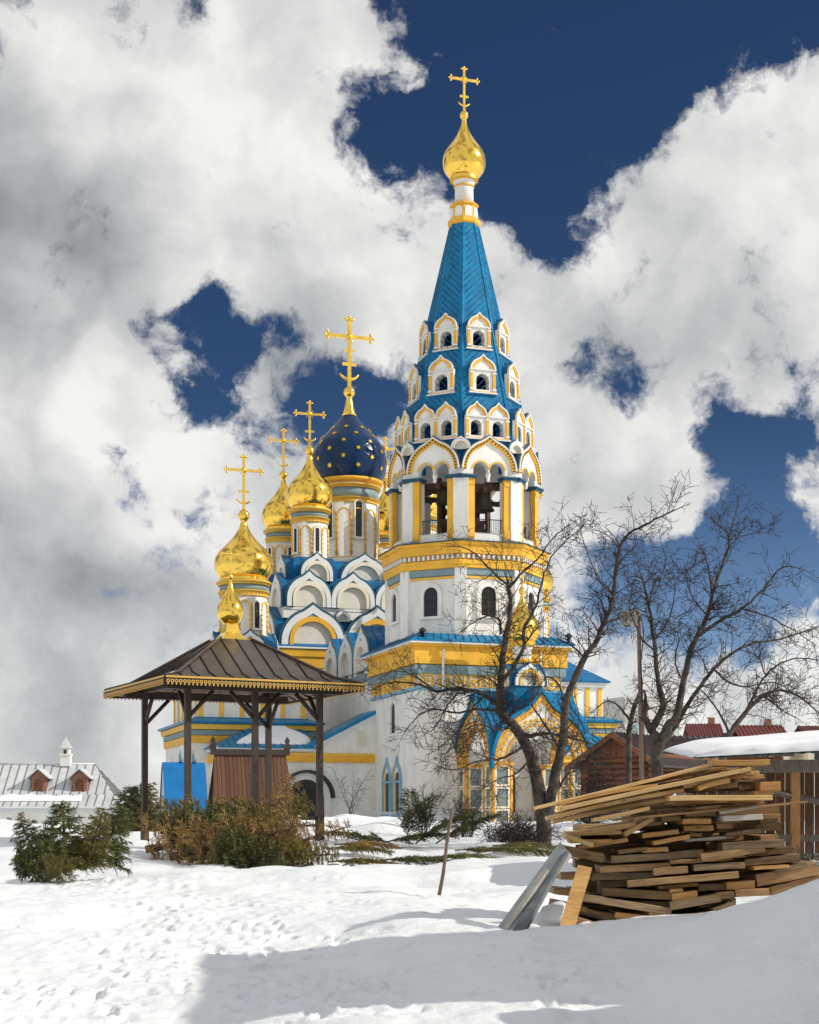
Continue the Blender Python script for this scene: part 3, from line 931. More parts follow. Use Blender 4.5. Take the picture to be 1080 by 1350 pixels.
# ---- porch in front of the tower
PC = (.95, -7.75); PW = 3.05; PD = 2.95
def groin(b, outline, t0, t1, w, ap, front):
    """a barrel shell that stops where the crossing barrel begins"""
    o, i_ = scale_pts(outline, t0, 3.2), scale_pts(outline, t1, 3.2)
    n = len(o)
    v = []
    for p in (o, i_):
        v += [(x, front, z) for x, z in p]
        v += [(x, ap * (1 - min(1.0, abs(x) / w)) + .02, z) for x, z in p]
    f = []
    for k in range(n - 1):
        f += [(k, k + 1, n + k + 1, n + k), (2 * n + k + 1, 2 * n + k, 3 * n + k, 3 * n + k + 1), (k + 1, k, 2 * n + k, 2 * n + k + 1)]
    f += [(0, n, 3 * n, 2 * n), (n - 1, 3 * n - 1, 4 * n - 1, 2 * n - 1)]
    b.add(v, f)
def gable_front(w):
    o = [(w, 0), (w, 3.15)] + [(w * .80, 4.35), (w * .5, 5.35), (w * .22, 6.1), (0, 7.0)][0:0] + []
    keel = arch_pts(2 * w, 4.5, 24, 1.0, 3.2)
    hole_r = w * .74
    hole = [(hole_r * math.cos(a), 3.55 + hole_r * math.sin(a)) for a in np.linspace(math.pi, 0, 18)]
    poly = [(w, 2.9)] + keel + [(-w, 2.9), (-hole_r, 2.9)] + hole + [(hole_r, 2.9)]
    return keel, hole_r, poly
for rz, w, ap in ((0, PW, PD), (-math.pi / 2, PD, PW), (math.pi / 2, PD, PW)):
    keel, hr, poly = gable_front(w)
    q = MB(); q.prism(poly, 0, .5)
    l = face_loc(rz, ap, 0, 1.2, PC)
    g = P('porch_gable', q, M_WHITE, l, rz)
    y = MB(); y.ring(scale_pts(keel, .985, 3.2), scale_pts(keel, .89, 3.2), -.16, .02)
    circ = lambda r: [(r * math.cos(a), 3.55 + r * math.sin(a)) for a in np.linspace(0, math.pi, 22)]
    y.ring(circ(hr + .02), circ(hr - .11), -.12, .3)
    P('arch_band', y, M_OCHRE, (0, 0, 0), 0, g)
    bd = MB()
    for x, z in circ(hr + .26)[1:-1]:
        bd.cbox((x, -.06, z), (.2, .14, .2))
    P('rosettes', bd, M_LEMON, (0, 0, 0), 0, g)
    rfm = MB(); groin(rfm, keel, 1.06, 1.005, w * 1.06, ap, -.28)
    P('barrel_roof', rfm, M_BLUE2, (0, 0, 0), 0, g)
    va = MB(); groin(va, keel, .99, .97, w, ap, .1); P('vault', va, M_WHITE, (0, 0, 0), 0, g)
    sm = MB()
    for j in range(1, 9):
        y = -.28 + j * .36
        lim = w * 1.06 * (1 - y / ap)
        for side in (1, -1):
            pts = [(x, y, z) for x, z in scale_pts(keel, 1.068, 3.2) if 0 <= x * side <= lim]
            if len(pts) > 2:
                sm.tube(pts, .03, 4)
    P('roof_seam', sm, M_SEAM, (0, 0, 0), 0, g)
M_TILE = mat('glazed_tile', (0.46, 0.40, 0.24), 0.3, var=0.5, vscale=7, detail=2.0, col2=(0.13, 0.22, 0.27), coord='World')
def tile_pier(x, y, sx, sy):
    q = MB(); q.box(-sx, sx, -sy, sy, 0, 4.2); p = P('porch_pier', q, M_WHITE, (x, y, .6))
    t = MB(); t.box(-.36, .36, -.06, .02, -.52, .52); tm = t.mesh('glazed_panel', M_TILE)
    f = MB(); f.ring([(.46, -.62), (.46, .62), (-.46, .62), (-.46, -.62), (.46, -.62)], [(.36, -.52), (.36, .52), (-.36, .52), (-.36, -.52), (.36, -.52)], -.12, .02); fm = f.mesh('panel_frame', M_CREAM)
    for rz, ap, w in ((0, sy, sx), (-math.pi / 2, sx, sy), (math.pi / 2, sx, sy)):
        n = max(1, int(round(2 * w / 1.05)))
        for i in range(n):
            for j in range(3):
                l = face_loc(rz, ap, -w + w * 2 * (i + .5) / n, .75 + j * 1.3)
                P('glazed_panel', tm, None, l, rz, p); P('panel_frame', fm, None, l, rz, p)
    yc = MB()
    for sgx in (-1, 1):
        for sgy in (-1, 1):
            yc.tube([(sgx * sx, sgy * sy, 0), (sgx * sx, sgy * sy, 4.2)], .15, 8)
    yc.box(-sx - .18, sx + .18, -sy - .18, sy + .18, 3.95, 4.15)
    P('corner_shaft', yc, M_OCHRE, (0, 0, 0), 0, p)
tile_pier(PC[0] - PW + .55, PC[1] - PD + .55, .55, .55)
tile_pier(PC[0] + PW - .55, PC[1] - PD + .55, .55, .55)
tile_pier(PC[0] - PW + .55, PC[1] + PD - .7, .55, .75)
tile_pier(PC[0] + PW - .55, PC[1] + PD - .7, .55, .75)
q = MB(); q.prism([(1.1, 0), (1.1, 2.6)] + [(1.1 * math.cos(a), 2.6 + 1.1 * math.sin(a)) for a in np.linspace(.1, 3.04, 10)] + [(-1.1, 2.6), (-1.1, 0)], -.06, .02)
M_DOOR = mat('oak_door', (0.10, 0.045, 0.02), 0.5, var=.3, vscale=4)
P('door', q, M_DOOR, face_loc(0, SB + .12, .5, 1.3), 0)
q = MB(); q.box(-PW - .3, PW + .3, -PD - .3, PD, .3, 1.25); P('porch_floor', q, M_TRIM, (PC[0], PC[1], 0))
mk = kokoshnik_meshes(1.9, 1.35, .8, 'yellow')
for rz in (0, -math.pi / 2, math.pi / 2):
    put_kokoshnik(mk, face_loc(rz, 1.18, 0, 9.45, PC), rz)
pb = MB(); pb.lathe([(.95 * SQ, 7.6), (.95 * SQ, 9.6), (.6 * SQ, 10.6)], 4, a0=math.pi / 4, smooth=False); P('drum_base', pb, M_BLUE2, (PC[0], PC[1], 0))
dr = MB(); dr.lathe([(.56, 7.6), (.56, 11.7), (.66, 11.8), (.66, 11.95)], 20)
P('drum', dr, M_WHITE, (PC[0], PC[1], 0))
b = MB(); b.lathe([(.66, 11.9), (.8, 11.95), (.82, 12.2), (.66, 12.25)], 20); b.lathe([(.56, 10.9), (.64, 10.95), (.64, 11.1), (.56, 11.15)], 20); P('cornice', b, M_YELLOW, (PC[0], PC[1], 0))
gold_dome(PC, 12.15, 1.12, 3.0, 1.9)

# ---- nave between tower and main cube, with keel gables along its sides
q = MB(); q.box(-4.8, 4.8, 4.0, 20.6, .4, 11.6); P('nave_wall', q, M_WHITE)
q = MB(); q.add([(-5.2, 4.8, 11.5), (5.2, 4.8, 11.5), (5.2, 20.5, 11.5), (-5.2, 20.5, 11.5), (0, 4.8, 14.4), (0, 20.5, 14.4)], [(0, 4, 5, 3), (1, 2, 5, 4), (0, 1, 4), (3, 5, 2), (0, 3, 2, 1)]); P('nave_roof', q, M_BLUE)
ms = kokoshnik_meshes(3.5, 3.3, 3.6, 'grey')
for v in (6.9, 11.0, 15.1):
    put_kokoshnik(ms, (-5.0, v, 11.3), -math.pi / 2); put_kokoshnik(ms, (5.0, v, 11.3), math.pi / 2)
q = MB(); q.box(-5.05, -4.79, 4.86, 20.4, 10.9, 11.3); q.box(4.79, 5.05, 4.86, 20.4, 10.9, 11.3); P('grey_band', q, M_GREYBLUE)

# ---- main cube: tiers of keel gables, drums and domes
MC = (0.0, 27.9)
BC = 8.0
P('cube_wall', square([(BC, .4), (BC, 14.6)]), M_WHITE, (MC[0], MC[1], 0))
P('frieze', square([(BC - .1, 12.9), (BC + .12, 13.0), (BC + .12, 13.8), (BC + .25, 13.85), (BC + .3, 14.4), (BC - .1, 14.45)]), M_YELLOW, (MC[0], MC[1], 0))
P('white_moulding', square([(BC - .1, 14.4), (BC + .42, 14.45), (BC + .42, 14.58), (BC - .1, 14.6)]), M_TRIM, (MC[0], MC[1], 0))
P('grey_band', square([(BC - .1, 11.6), (BC + .2, 11.65), (BC + .2, 12.1), (BC - .1, 12.15)]), M_GREYBLUE, (MC[0], MC[1], 0))
pm = MB(); pm.ring([(.62, -.42), (.62, .42), (-.62, .42), (-.62, -.42), (.62, -.42)], [(.5, -.3), (.5, .3), (-.5, .3), (-.5, -.3), (.5, -.3)], -.1, .02); pm = pm.mesh('frieze_panel', M_YELLOW)
for rz in (0, -math.pi / 2):
    for i in range(11):
        P('frieze_panel', pm, None, face_loc(rz, BC + .01, -7.2 + i * 1.44, 12.5, MC), rz)
P('tier_roof', square([(BC + .35, 14.6), (BC + .35, 14.66), (BC - .9, 15.3), (BC - .9, 17.55), (BC - .6, 17.56)]), M_BLUE, (MC[0], MC[1], 0))
P('tier_wall', square([(7.35, 16.9), (7.35, 17.75), (7.2, 17.8)]), M_WHITE, (MC[0], MC[1], 0))
P('tier_roof', square([(7.3, 17.8), (6.6, 18.4), (6.3, 20.1), (4.4, 20.6), (3.2, 22.2), (1.5, 22.4)]), M_BLUE, (MC[0], MC[1], 0))
ms1 = kokoshnik_meshes(5.0, 3.25, 1.6, 'yellow')
ms2 = kokoshnik_meshes(3.5, 2.75, 1.8, 'cream')
ms2b = kokoshnik_meshes(1.1, .95, .5, 'cream')
for rz in (0, -math.pi / 2, math.pi / 2):
    for s in (-5.18, 0, 5.18):
        put_kokoshnik(ms1, face_loc(rz, BC + .05, s, 14.62, MC), rz)
    for s in (-5.35, -1.8, 1.8, 5.35):
        put_kokoshnik(ms2, face_loc(rz, 7.45, s, 17.8, MC), rz)
    for s in (-2.66, 2.66):
        put_kokoshnik(ms2b, face_loc(rz, 7.5, s, 16.75, MC), rz)
    put_kokoshnik(kokoshnik_meshes(4.0, 2.25, 2.6, 'grey'), face_loc(rz, 4.55, 0, 20.35, MC), rz)
DR = 4.55
ms3 = kokoshnik_meshes(2.55, 2.15, 1.6, 'cream')
for sx, sy, r_, h_ in ((-1, -1, 1.86, 4.3), (-1, 1, 1.86, 4.3), (1, 1, 1.86, 4.3), (1, -1, 1.86, 4.3)):
    c = (MC[0] + sx * DR, MC[1] + sy * DR)
    pb = MB(); pb.lathe([(1.75 * SQ, 18.5), (1.75 * SQ, 21.2), (1.5 * SQ, 21.9)], 4, a0=math.pi / 4, smooth=False)
    P('drum_base', pb, M_BLUE, (c[0], c[1], 0))
    if sy < 0 or sx < 0:
        for rz in (0, -math.pi / 2):
            put_kokoshnik(ms3, face_loc(rz, 2.25, 0, 19.95, c), rz)
    round_drum(c, 21.2, 26.05, 1.42, 10, 2, (.34, 1.9), rad(-9 + 18 * (sx > 0)), .28)
    gold_dome(c, 26.0, r_, h_, 3.65, .78)
round_drum(MC, 22.0, 29.3, 2.35, 12, 2, (.55, 3.0), rad(-27), .36)
pr = [(.84, 0), (.90, .05), (.96, .13), (.99, .22), (1.0, .32), (.985, .40), (.95, .48), (.885, .55), (.80, .61), (.70, .67), (.59, .735), (.48, .80), (.38, .86), (.28, .92), (.20, .97), (.17, 1.0)]
b = MB(); b.lathe([(r * 3.12, t * 5.75) for r, t in pr], 56)
dm = P('dome', b, M_SCALES, (MC[0], MC[1], 29.25), 0, None, 'dark blue dome sprinkled with gold stars')
st = MB(); sp = []
for k in range(16):
    a = math.pi * 2 * k / 16; r = .25 if k % 2 == 0 else .09
    sp.append((r * math.cos(a), r * math.sin(a)))
st.prism(sp, -.06, .03); st_m = st.mesh('gold_star', M_GOLD2)
def drad(t):
    for (r0, t0), (r1, t1) in zip(pr, pr[1:]):
        if t0 <= t <= t1:
            return (r0 + (r1 - r0) * (t - t0) / (t1 - t0)) * 3.12, (r1 - r0) * 3.12 / ((t1 - t0) * 5.75)
    return .5, -1
for row, t in enumerate((.165, .29, .405, .52, .645, .76)):
    r_, sl = drad(t)
    for k in range(8):
        th = (k + .5 * (row % 2)) * math.pi / 4 + rad(-92)
        tilt = math.atan(sl)
        o = link('gold_star', st_m, dm, (math.cos(th) * (r_ + .02), math.sin(th) * (r_ + .02), t * 5.75))
        n_ = Vector((math.cos(th) * math.cos(tilt), math.sin(th) * math.cos(tilt), -math.sin(tilt)))
        o.rotation_euler = (-n_).to_track_quat('Y', 'Z').to_euler()
        o.scale = (1 - t * .15,) * 3
b = MB(); b.lathe([(.62, 0), (.5, .3), (.36, .8), (.27, 1.35), (.22, 1.6), (.3, 1.62), (.46, 1.85), (.48, 2.05), (.38, 2.3), (.16, 2.45)], 24)
cn = P('dome_finial', b, M_GOLD, (0, 0, 5.65), 0, dm)
P('cross', cross_mesh(6.0), None, (MC[0], MC[1], 29.25 + 8.0))
b = MB(); b.lathe([(2.35, 29.0), (2.75, 29.1), (2.8, 29.35), (2.6, 29.4)], 48); P('cornice', b, M_YELLOW, (MC[0], MC[1], 0))

# ---- side chapels left and right, each with its own drum and gold dome
def chapel(x0, x1, y0, y1, zc, c, zd0, zd1, sgn):
    w, d = (x1 - x0) / 2, (y1 - y0) / 2; cx, cy = (x0 + x1) / 2, (y0 + y1) / 2
    def rect(prof):
        b = MB(); v = []
        for (o, z) in prof:
            v += [(-w - o, -d - o, z), (w + o, -d - o, z), (w + o, d + o, z), (-w - o, d + o, z)]
        f = []
        for i in range(len(prof) - 1):
            for k in range(4):
                f.append((i * 4 + k, i * 4 + (k + 1) % 4, i * 4 + 4 + (k + 1) % 4, i * 4 + 4 + k))
        f.append((3, 2, 1, 0)); q = (len(prof) - 1) * 4; f.append((q, q + 1, q + 2, q + 3))
        b.add(v, f); return b
    L = (cx, cy, 0)
    P('chapel_wall', rect([(0, .3), (0, zc - 1.4)]), M_WHITE, L)
    P('frieze', rect([(.05, zc - 1.5), (.12, zc - 1.45), (.15, zc - 1.0), (.05, zc - .97)]), M_YELLOW, L)
    P('grey_band', rect([(.05, zc - .97), (.16, zc - .95), (.16, zc - .62), (.05, zc - .6)]), M_GREYBLUE, L)
    P('cornice', rect([(.05, zc - .6), (.3, zc - .56), (.34, zc - .22), (.05, zc - .2)]), M_LEMON, L)
    P('roof_edge', rect([(.0, zc - .2), (.5, zc - .18), (.55, zc - .02), (-.4, zc + .25), (-.4, zc + .3)]), M_BLUE2, L)
    up = rect([(-.55, zc + .2), (-.55, zc + 2.4), (-.3, zc + 2.5), (-.3, zc + 2.8)]); P('upper_wall', up, M_WHITE, L)
    for rz, hw, ap in ((0, w, d), (-math.pi / 2, d, w), (math.pi / 2, d, w)):
        n = 5
        for i in range(n + 1):
            q = MB(); q.box(-.16, .16, -.08, .02, 0, 2.1)
            P('pilaster', q, M_LEMON, face_loc(rz, ap - .55, (-hw + .8) + (2 * hw - 1.6) * i / n, zc + .3, (cx, cy)), rz)
    P('chapel_roof', rect([(-.1, zc + 2.8), (-.1, zc + 2.9), (-2.6, zc + 4.6)]), M_BLUE, L)
    msk = kokoshnik_meshes(2.2, 1.9, 1.6, 'yellow')
    for rz in (0, -math.pi / 2, math.pi / 2):
        put_kokoshnik(msk, face_loc(rz, 2.2, 0, zd0 - .9, c), rz)
    pb = MB(); pb.lathe([(2.0 * SQ, zc + 2.9), (2.0 * SQ, zd0), (1.3 * SQ, zd0 + .8)], 4, a0=math.pi / 4, smooth=False); P('drum_base', pb, M_BLUE, (c[0], c[1], 0))
    round_drum(c, zd0, zd1, 1.66, 12, 2, (.42, 1.9), rad(-9), .30)
    gold_dome(c, zd1, 2.12, 4.25, 4.0, .80)
    dw = window_meshes(.9, 1.9, 3, 2, .2, .1)
    for s in (-2.2, 1.6):
        put_window(dw, face_loc(-math.pi / 2, w + .005, s, zc - 4.4, (cx, cy)), -math.pi / 2)
        put_window(dw, face_loc(0, d + .005, s, zc - 4.4, (cx, cy)), 0)
chapel(-16.75, -8.0, 8.0, 18.6, 8.0, (-12.0, 13.2), 13.6, 18.5, -1)
chapel(8.0, 14.6, 8.0, 18.6, 8.6, (9.9, 13.4), 13.6, 18.3, 1)

# ---- low aisles in front of the chapels: snow-covered roof, raking gable wall, arched doorway
def aisle(sgn):
    x_in, x_out, y0, y1 = 4.8, 15.4, 4.4, 8.3
    X = lambda a: sgn * a
    def bx(b, a0, a1, *r):
        b.box(min(X(a0), X(a1)), max(X(a0), X(a1)), *r)
    q = MB(); bx(q, x_in, x_out, y0, y1, .3, 6.0); P('aisle_wall', q, M_WHITE)
    q = MB()                                                                        # raking gable wall against the tower
    pl = [(X(9.3), 6.0), (X(x_in), 6.0), (X(x_in), 8.45), (X(9.3), 6.15)]
    if sgn > 0:
        pl = pl[::-1]
    q.prism(pl, y0 - .02, y0 + .35); P('gable_wall', q, M_WHITE)
    q = MB()
    pl = [(X(9.7), 6.06), (X(9.3), 6.16), (X(x_in), 8.46), (X(x_in), 8.72), (X(9.3), 6.42), (X(9.7), 6.2)]
    if sgn > 0:
        pl = pl[::-1]
    q.prism(pl, y0 - .35, y1); P('aisle_roof', q, M_BLUE2)
    q = MB(); pl = [(X(9.6), 5.92), (X(9.3), 5.98), (X(x_in), 8.28), (X(x_in), 8.45), (X(9.3), 6.15), (X(9.6), 6.08)]
    if sgn > 0:
        pl = pl[::-1]
    q.prism(pl, y0 - .28, y0 - .02); P('white_moulding', q, M_TRIM)
    q = MB()                                                                        # roof slope towards the front, hipped at the outer end
    e0, e1 = y0 - .45, y1
    v = [(X(x_out + .45), e0, 6.12), (X(9.0), e0, 6.12), (X(9.0), e1, 7.75), (X(x_out - 3.0), e1, 7.75), (X(x_out + .45), e1 + .0, 6.12)]
    v2 = [(x, y, z - .09) for x, y, z in v]
    f = [(0, 1, 2, 3), (0, 3, 4)]
    if sgn > 0:
        f = [t[::-1] for t in f]
    q.add(v + v2, f + [(5, 6, 1, 0), (5, 0, 4, 9), (7, 6, 5, 8), (8, 5, 9)]); ar = P('aisle_roof', q, M_BLUE2)
    sm = MB()
    for i in range(13):
        x = 9.3 + i * .5
        zt = 1.0 if x < x_out - 3.0 else max(.05, 1 - (x - (x_out - 3.0)) / 3.4)
        sm.tube([(X(x), e0, 6.15), (X(x), e0 + (e1 - e0) * zt, 6.15 + 1.63 * zt)], .025, 4)
    P('roof_seam', sm, M_SEAM, (0, 0, 0), 0, ar)
    if sgn < 0:
        nx, ny = 40, 14
        vv = []; ff = []
        for j in range(ny + 1):
            for i in range(nx + 1):
                t = j / ny; s = i / nx
                y = e0 + .55 + (e1 - e0 - .75) * t
                xl = -(x_out - 1.0) + 2.6 * t; xr = -9.6 + .6 * math.sin(t * 5)
                x = xl + (xr - xl) * s
                edge = min(s, 1 - s, t * .8, (1 - t) * .8)
                zz = 6.12 + 1.63 * (y - e0) / (e1 - e0) + .26 * min(1, edge / .09) ** .5 + .05 * mnoise.noise((x * .8, y * .9, 1))
                y += .12 * mnoise.noise((x * 1.1, 3, t)) * (1 if j in (0, 1) else 0)
                vv.append((x, y, zz if edge > 0 else zz - .02))
        for j in range(ny):
            for i in range(nx):
                a = j * (nx + 1) + i
                ff.append((a, a + 1, a + nx + 2, a + nx + 1))
        b = MB(); b.add(vv, ff, 0, True); stuff(P('roof_snow', b, M_SNOWCAP, (0, 0, 0), 0, ar))
    q = MB(); bx(q, x_out - .02, x_in, y0 - .16, y0 + .02, 5.15, 5.55); bx(q, x_out + .16, x_out - .02, y0 - .16, y1, 5.15, 5.55); P('belt', q, M_YELLOW)
    q = MB(); bx(q, x_out - .02, x_in, y0 - .12, y0 + .02, 5.56, 5.78); bx(q, x_out + .12, x_out - .02, y0 - .12, y1, 5.56, 5.78); P('belt', q, M_LEMON)
    q = MB(); bx(q, x_out + .3, 9.2, y0 - .32, y0 + .02, 5.86, 6.05); bx(q, x_out + .3, x_out - .05, y0 + .02, y1, 5.86, 6.05); P('white_moulding', q, M_TRIM)
    q = MB()
    n = 40
    for i in range(n):
        x = x_in + .1 + (x_out - x_in - .1) * i / n
        bx(q, x, x + .12, y0 - .2, y0 - .15, 5.2, 5.42)
    P('dentils', q, M_YELLOW)
    q = MB(); q.tube([(X(x_out + .3), y0 - .5, 6.1), (X(x_out + .25), y0 - .2, 5.5), (X(x_out + .2), y0 - .15, 5.3), (X(x_out + .2), y0 - .15, .9)], .07, 8); P('downpipe', q, M_TRIM)
    # vent window high on the gable wall
    q = MB(); q.ring([(.42, -.6), (.42, .6), (-.42, .6), (-.42, -.6), (.42, -.6)], [(.32, -.5), (.32, .5), (-.32, .5), (-.32, -.5), (.32, -.5)], -.06, .02); vw = P('vent', q, M_TRIM, (X(5.75), y0 - .02, 6.75))
    q = MB()
    for i in range(9):
        q.cbox((0, -.01, -.44 + i * .11), (.64, .03, .09), rx=.5)
    P('louvre', q, M_CREAM, (0, 0, 0), 0, vw)
    # big arched doorway
    r0 = 1.25; cz = 2.75
    cx_ = X(9.65)
    arc = lambda r, n=18: [(r, .0)] + [(r * math.cos(a), cz - .9 + r * math.sin(a)) for a in np.linspace(0, math.pi, n)] + [(-r, .0)]
    q = MB(); q.ring(arc(r0 + .42), arc(r0), -.22, .05); dw = P('doorway', q, M_WHITE, (cx_, y0, .9))
    q = MB(); q.prism(arc(r0 + .02), -.03, .02); P('door', q, M_GLASS, (0, 0, 0), 0, dw)
    q = MB()
    for i in range(-2, 3):
        q.box(i * .5 - .025, i * .5 + .025, -.06, -.02, 0, cz - .9 + math.sqrt(max(0, r0 ** 2 - (i * .5) ** 2)))
    for z in (.7, 1.5, 2.2):
        q.box(-r0, r0, -.055, -.02, z, z + .04) if z < 1.9 else None
    P('door_bars', q, M_IRON, (0, 0, 0), 0, dw)
    q = MB(); q.ring(arc(r0 + .62)[1:-1], arc(r0 + .50)[1:-1], -.75, .0); P('door_canopy', q, M_IRON, (0, 0, 0), 0, dw)
aisle(-1); aisle(1)
q = MB(); q.box(-17.2, 16.0, 3.9, 19, .2, 1.25); P('plinth', q, M_TRIM)

# ---- bells: each hangs by itself
bp = [(.02, 1.28), (.16, 1.26), (.30, 1.18), (.36, 1.05), (.39, .85), (.43, .60), (.50, .35), (.60, .14), (.68, .03), (.70, 0), (.63, .02), (.52, .2), (.40, .5)]
for rz, ap, s, sc, lab in ((0, 3.4, .1, 1.0, 'large bronze bell hanging in the belfry opening facing the porch'), (-math.pi / 4, 3.4, .2, .78, 'mid sized bronze bell hanging in the belfry opening nearer the star dome'),
                          (math.pi / 4, 3.4, .0, .62, 'small bronze bell hanging in the narrow belfry opening over the bare apple tree'),
                          (0, .3, -.2, 1.55, 'huge bell added at the centre to darken the belfry behind the others')):  # central bell put in to fill the openings with dark
    l = face_loc(rz, ap, s, 0)
    p = Matrix.Translation((TX, TY, 0)) @ Matrix.Rotation(CHROT, 4, 'Z') @ Vector((l[0], l[1], 22.35 - 1.32 * sc + abs(rz) * .2))
    b = MB(); b.lathe([(r * sc, z * sc) for r, z in bp], 28, cap=False)
    bell = tag(link('bell', b.mesh('bell', M_BRONZE), None, p), lab, 'bell', 'bells in the belfry')
    q = MB(); q.tube([(0, 0, 1.2 * sc), (0, 0, 1.75 * sc)], .05, 6); q.cbox((0, 0, 1.36 * sc), (.3 * sc, .1, .18 * sc)); link('bell_hanger', q.mesh('bell_hanger', M_IRON), bell)
    q = MB(); q.tube([(0, 0, 1.0 * sc), (0, 0, .05 * sc)], .03, 6); q.lathe([(0, -.1), (.09, 0), (0, .1)], 8, (0, 0, .02)); link('clapper', q.mesh('clapper', M_IRON), bell)
# ------------------------------------------------------------------ snow-covered ground: one sheet to the horizon
GC = [  # photo x, photo y, distance of points on the snow
    (0, 1350, 10.6), (270, 1350, 10.5), (540, 1350, 10.4), (810, 1350, 9.8), (1080, 1350, 9.0), (-300, 1350, 10.6), (1400, 1330, 8.4),
    (0, 1250, 14), (270, 1252, 14.2), (540, 1252, 13.6), (700, 1245, 13.2), (-300, 1250, 14),
    (860, 1246, 12.4), (960, 1212, 12.0), (1080, 1170, 11.6), (1250, 1120, 11.4), (780, 1258, 12.7),
    (850, 1222, 15.2), (760, 1226, 15.0), (960, 1212, 15.6), (1080, 1195, 16.5), (660, 1212, 15.6),
    (0, 1190, 18), (100, 1172, 20), (300, 1160, 22), (450, 1158, 21), (560, 1180, 19.5), (640, 1195, 17.4),
    (580, 1150, 24), (480, 1140, 26), (700, 1140, 25), (200, 1142, 25), (60, 1140, 26), (330, 1136, 27),
    (100, 1112, 32), (300, 1112, 32), (450, 1116, 33), (540, 1122, 31), (620, 1118, 33), (720, 1112, 33), (850, 1108, 32), (1000, 1105, 33),
    (20, 1102, 42), (150, 1102, 42), (300, 1099, 42), (430, 1086, 40), (500, 1082, 44), (560, 1090, 42), (640, 1092, 44), (800, 1090, 46), (1000, 1085, 48)]
pts = np.array([list(W(*g)) for g in GC])
extra = [(-60, 45, .5), (-30, 60, -.6), (-14, 70, .5), (0, 70, 1.0), (15, 70, 1.0), (40, 70, .9), (-12, 95, 1.0), (3, 95, 1.0), (20, 95, 1.0), (-40, 95, -1.2), (-26, 80, -1.1), (-20, 62, -.3), (-40, 160, -1.5), (0, 160, .8), (60, 160, .6), (-100, 200, -1.5), (100, 200, .5),
         (-9, 4, .3), (0, 4, .25), (9, 4, .5), (-20, 10, .5), (16, 10, .9), (-30, 25, .7), (25, 25, .8), (20, 16, .7), (0, 300, 0), (-200, 300, -1), (200, 300, 0), (0, 600, 0), (-300, 600, 0), (300, 600, 0)]
pts = np.vstack([pts, np.array(extra)])
def tf(X, Y):
    """coordinates in which near and far control points are evenly spread"""
    Y = np.maximum(Y, 2.0)
    return np.stack([np.arcsinh(X / 6.0) * 2.2, np.log(Y) * 4.0], -1)
cp = tf(pts[:, 0], pts[:, 1])
def kern(a, b):
    d = np.sqrt(((a[:, None, :] - b[None, :, :]) ** 2).sum(-1))
    return d
Kmat = kern(cp, cp)
N_CTRL = len(cp)
Amat = np.zeros((N_CTRL + 3, N_CTRL + 3)); Amat[:N_CTRL, :N_CTRL] = Kmat + np.eye(N_CTRL) * 0.10; Amat[:N_CTRL, N_CTRL] = 1; Amat[:N_CTRL, N_CTRL + 1:] = cp; Amat[N_CTRL:, :N_CTRL] = Amat[:N_CTRL, N_CTRL:].T
rbf_w = np.linalg.solve(Amat, np.concatenate([pts[:, 2], np.zeros(3)]))
def vnoise(x, y, seed):
    rs = np.random.RandomState(seed); g = rs.rand(256, 256)
    xi = np.floor(x).astype(int); yi = np.floor(y).astype(int); fx = x - xi; fy = y - yi
    fx = fx * fx * (3 - 2 * fx); fy = fy * fy * (3 - 2 * fy)
    a = g[xi % 256, yi % 256]; b = g[(xi + 1) % 256, yi % 256]; c = g[xi % 256, (yi + 1) % 256]; d = g[(xi + 1) % 256, (yi + 1) % 256]
    return (a * (1 - fx) + b * fx) * (1 - fy) + (c * (1 - fx) + d * fx) * fy - .5
def ground_base(X, Y):
    sh = X.shape; q = tf(X.ravel(), Y.ravel()); out = np.empty(len(q))
    for i in range(0, len(q), 20000):
        out[i:i + 20000] = kern(q[i:i + 20000], cp) @ rbf_w[:N_CTRL] + rbf_w[N_CTRL] + q[i:i + 20000] @ rbf_w[N_CTRL + 1:]
    return out.reshape(sh)
rs = np.random.RandomState(4)
prints = []                                   # melted footprints of the trodden path and stray ones
path = [(60, 1340, 10.8), (150, 1290, 12.3), (230, 1240, 14.6), (270, 1200, 17.6), (210, 1175, 20), (130, 1165, 21), (60, 1155, 22.5)]
path2 = [(440, 1345, 10.5), (420, 1300, 11.9), (400, 1270, 13.2), (360, 1240, 14.6), (300, 1195, 18)]
path3 = [(760, 1330, 10.1), (745, 1300, 11), (735, 1275, 12)]
for pth, cnt, spr in ((path, 330, .50), (path2, 150, .38), (path3, 14, .15)):
    pw = [W(*p) for p in pth]
    for i in range(cnt):
        t = rs.rand() * (len(pw) - 1); k = min(int(t), len(pw) - 2); p = pw[k].lerp(pw[k + 1], t - k); d = pw[k + 1] - pw[k]
        prints.append((p.x + rs.randn() * spr, p.y + rs.randn() * spr, math.atan2(d.x, d.y) + rs.randn() * .35, .42 + .45 * rs.rand(), .016 + .026 * rs.rand()))
for i in range(150):
    Z = 10 + 12 * rs.rand(); prints.append((-.27 * Z + rs.rand() * .40 * Z, Z, rs.rand() * 6.3, .35 + .4 * rs.rand(), .010 + .018 * rs.rand()))
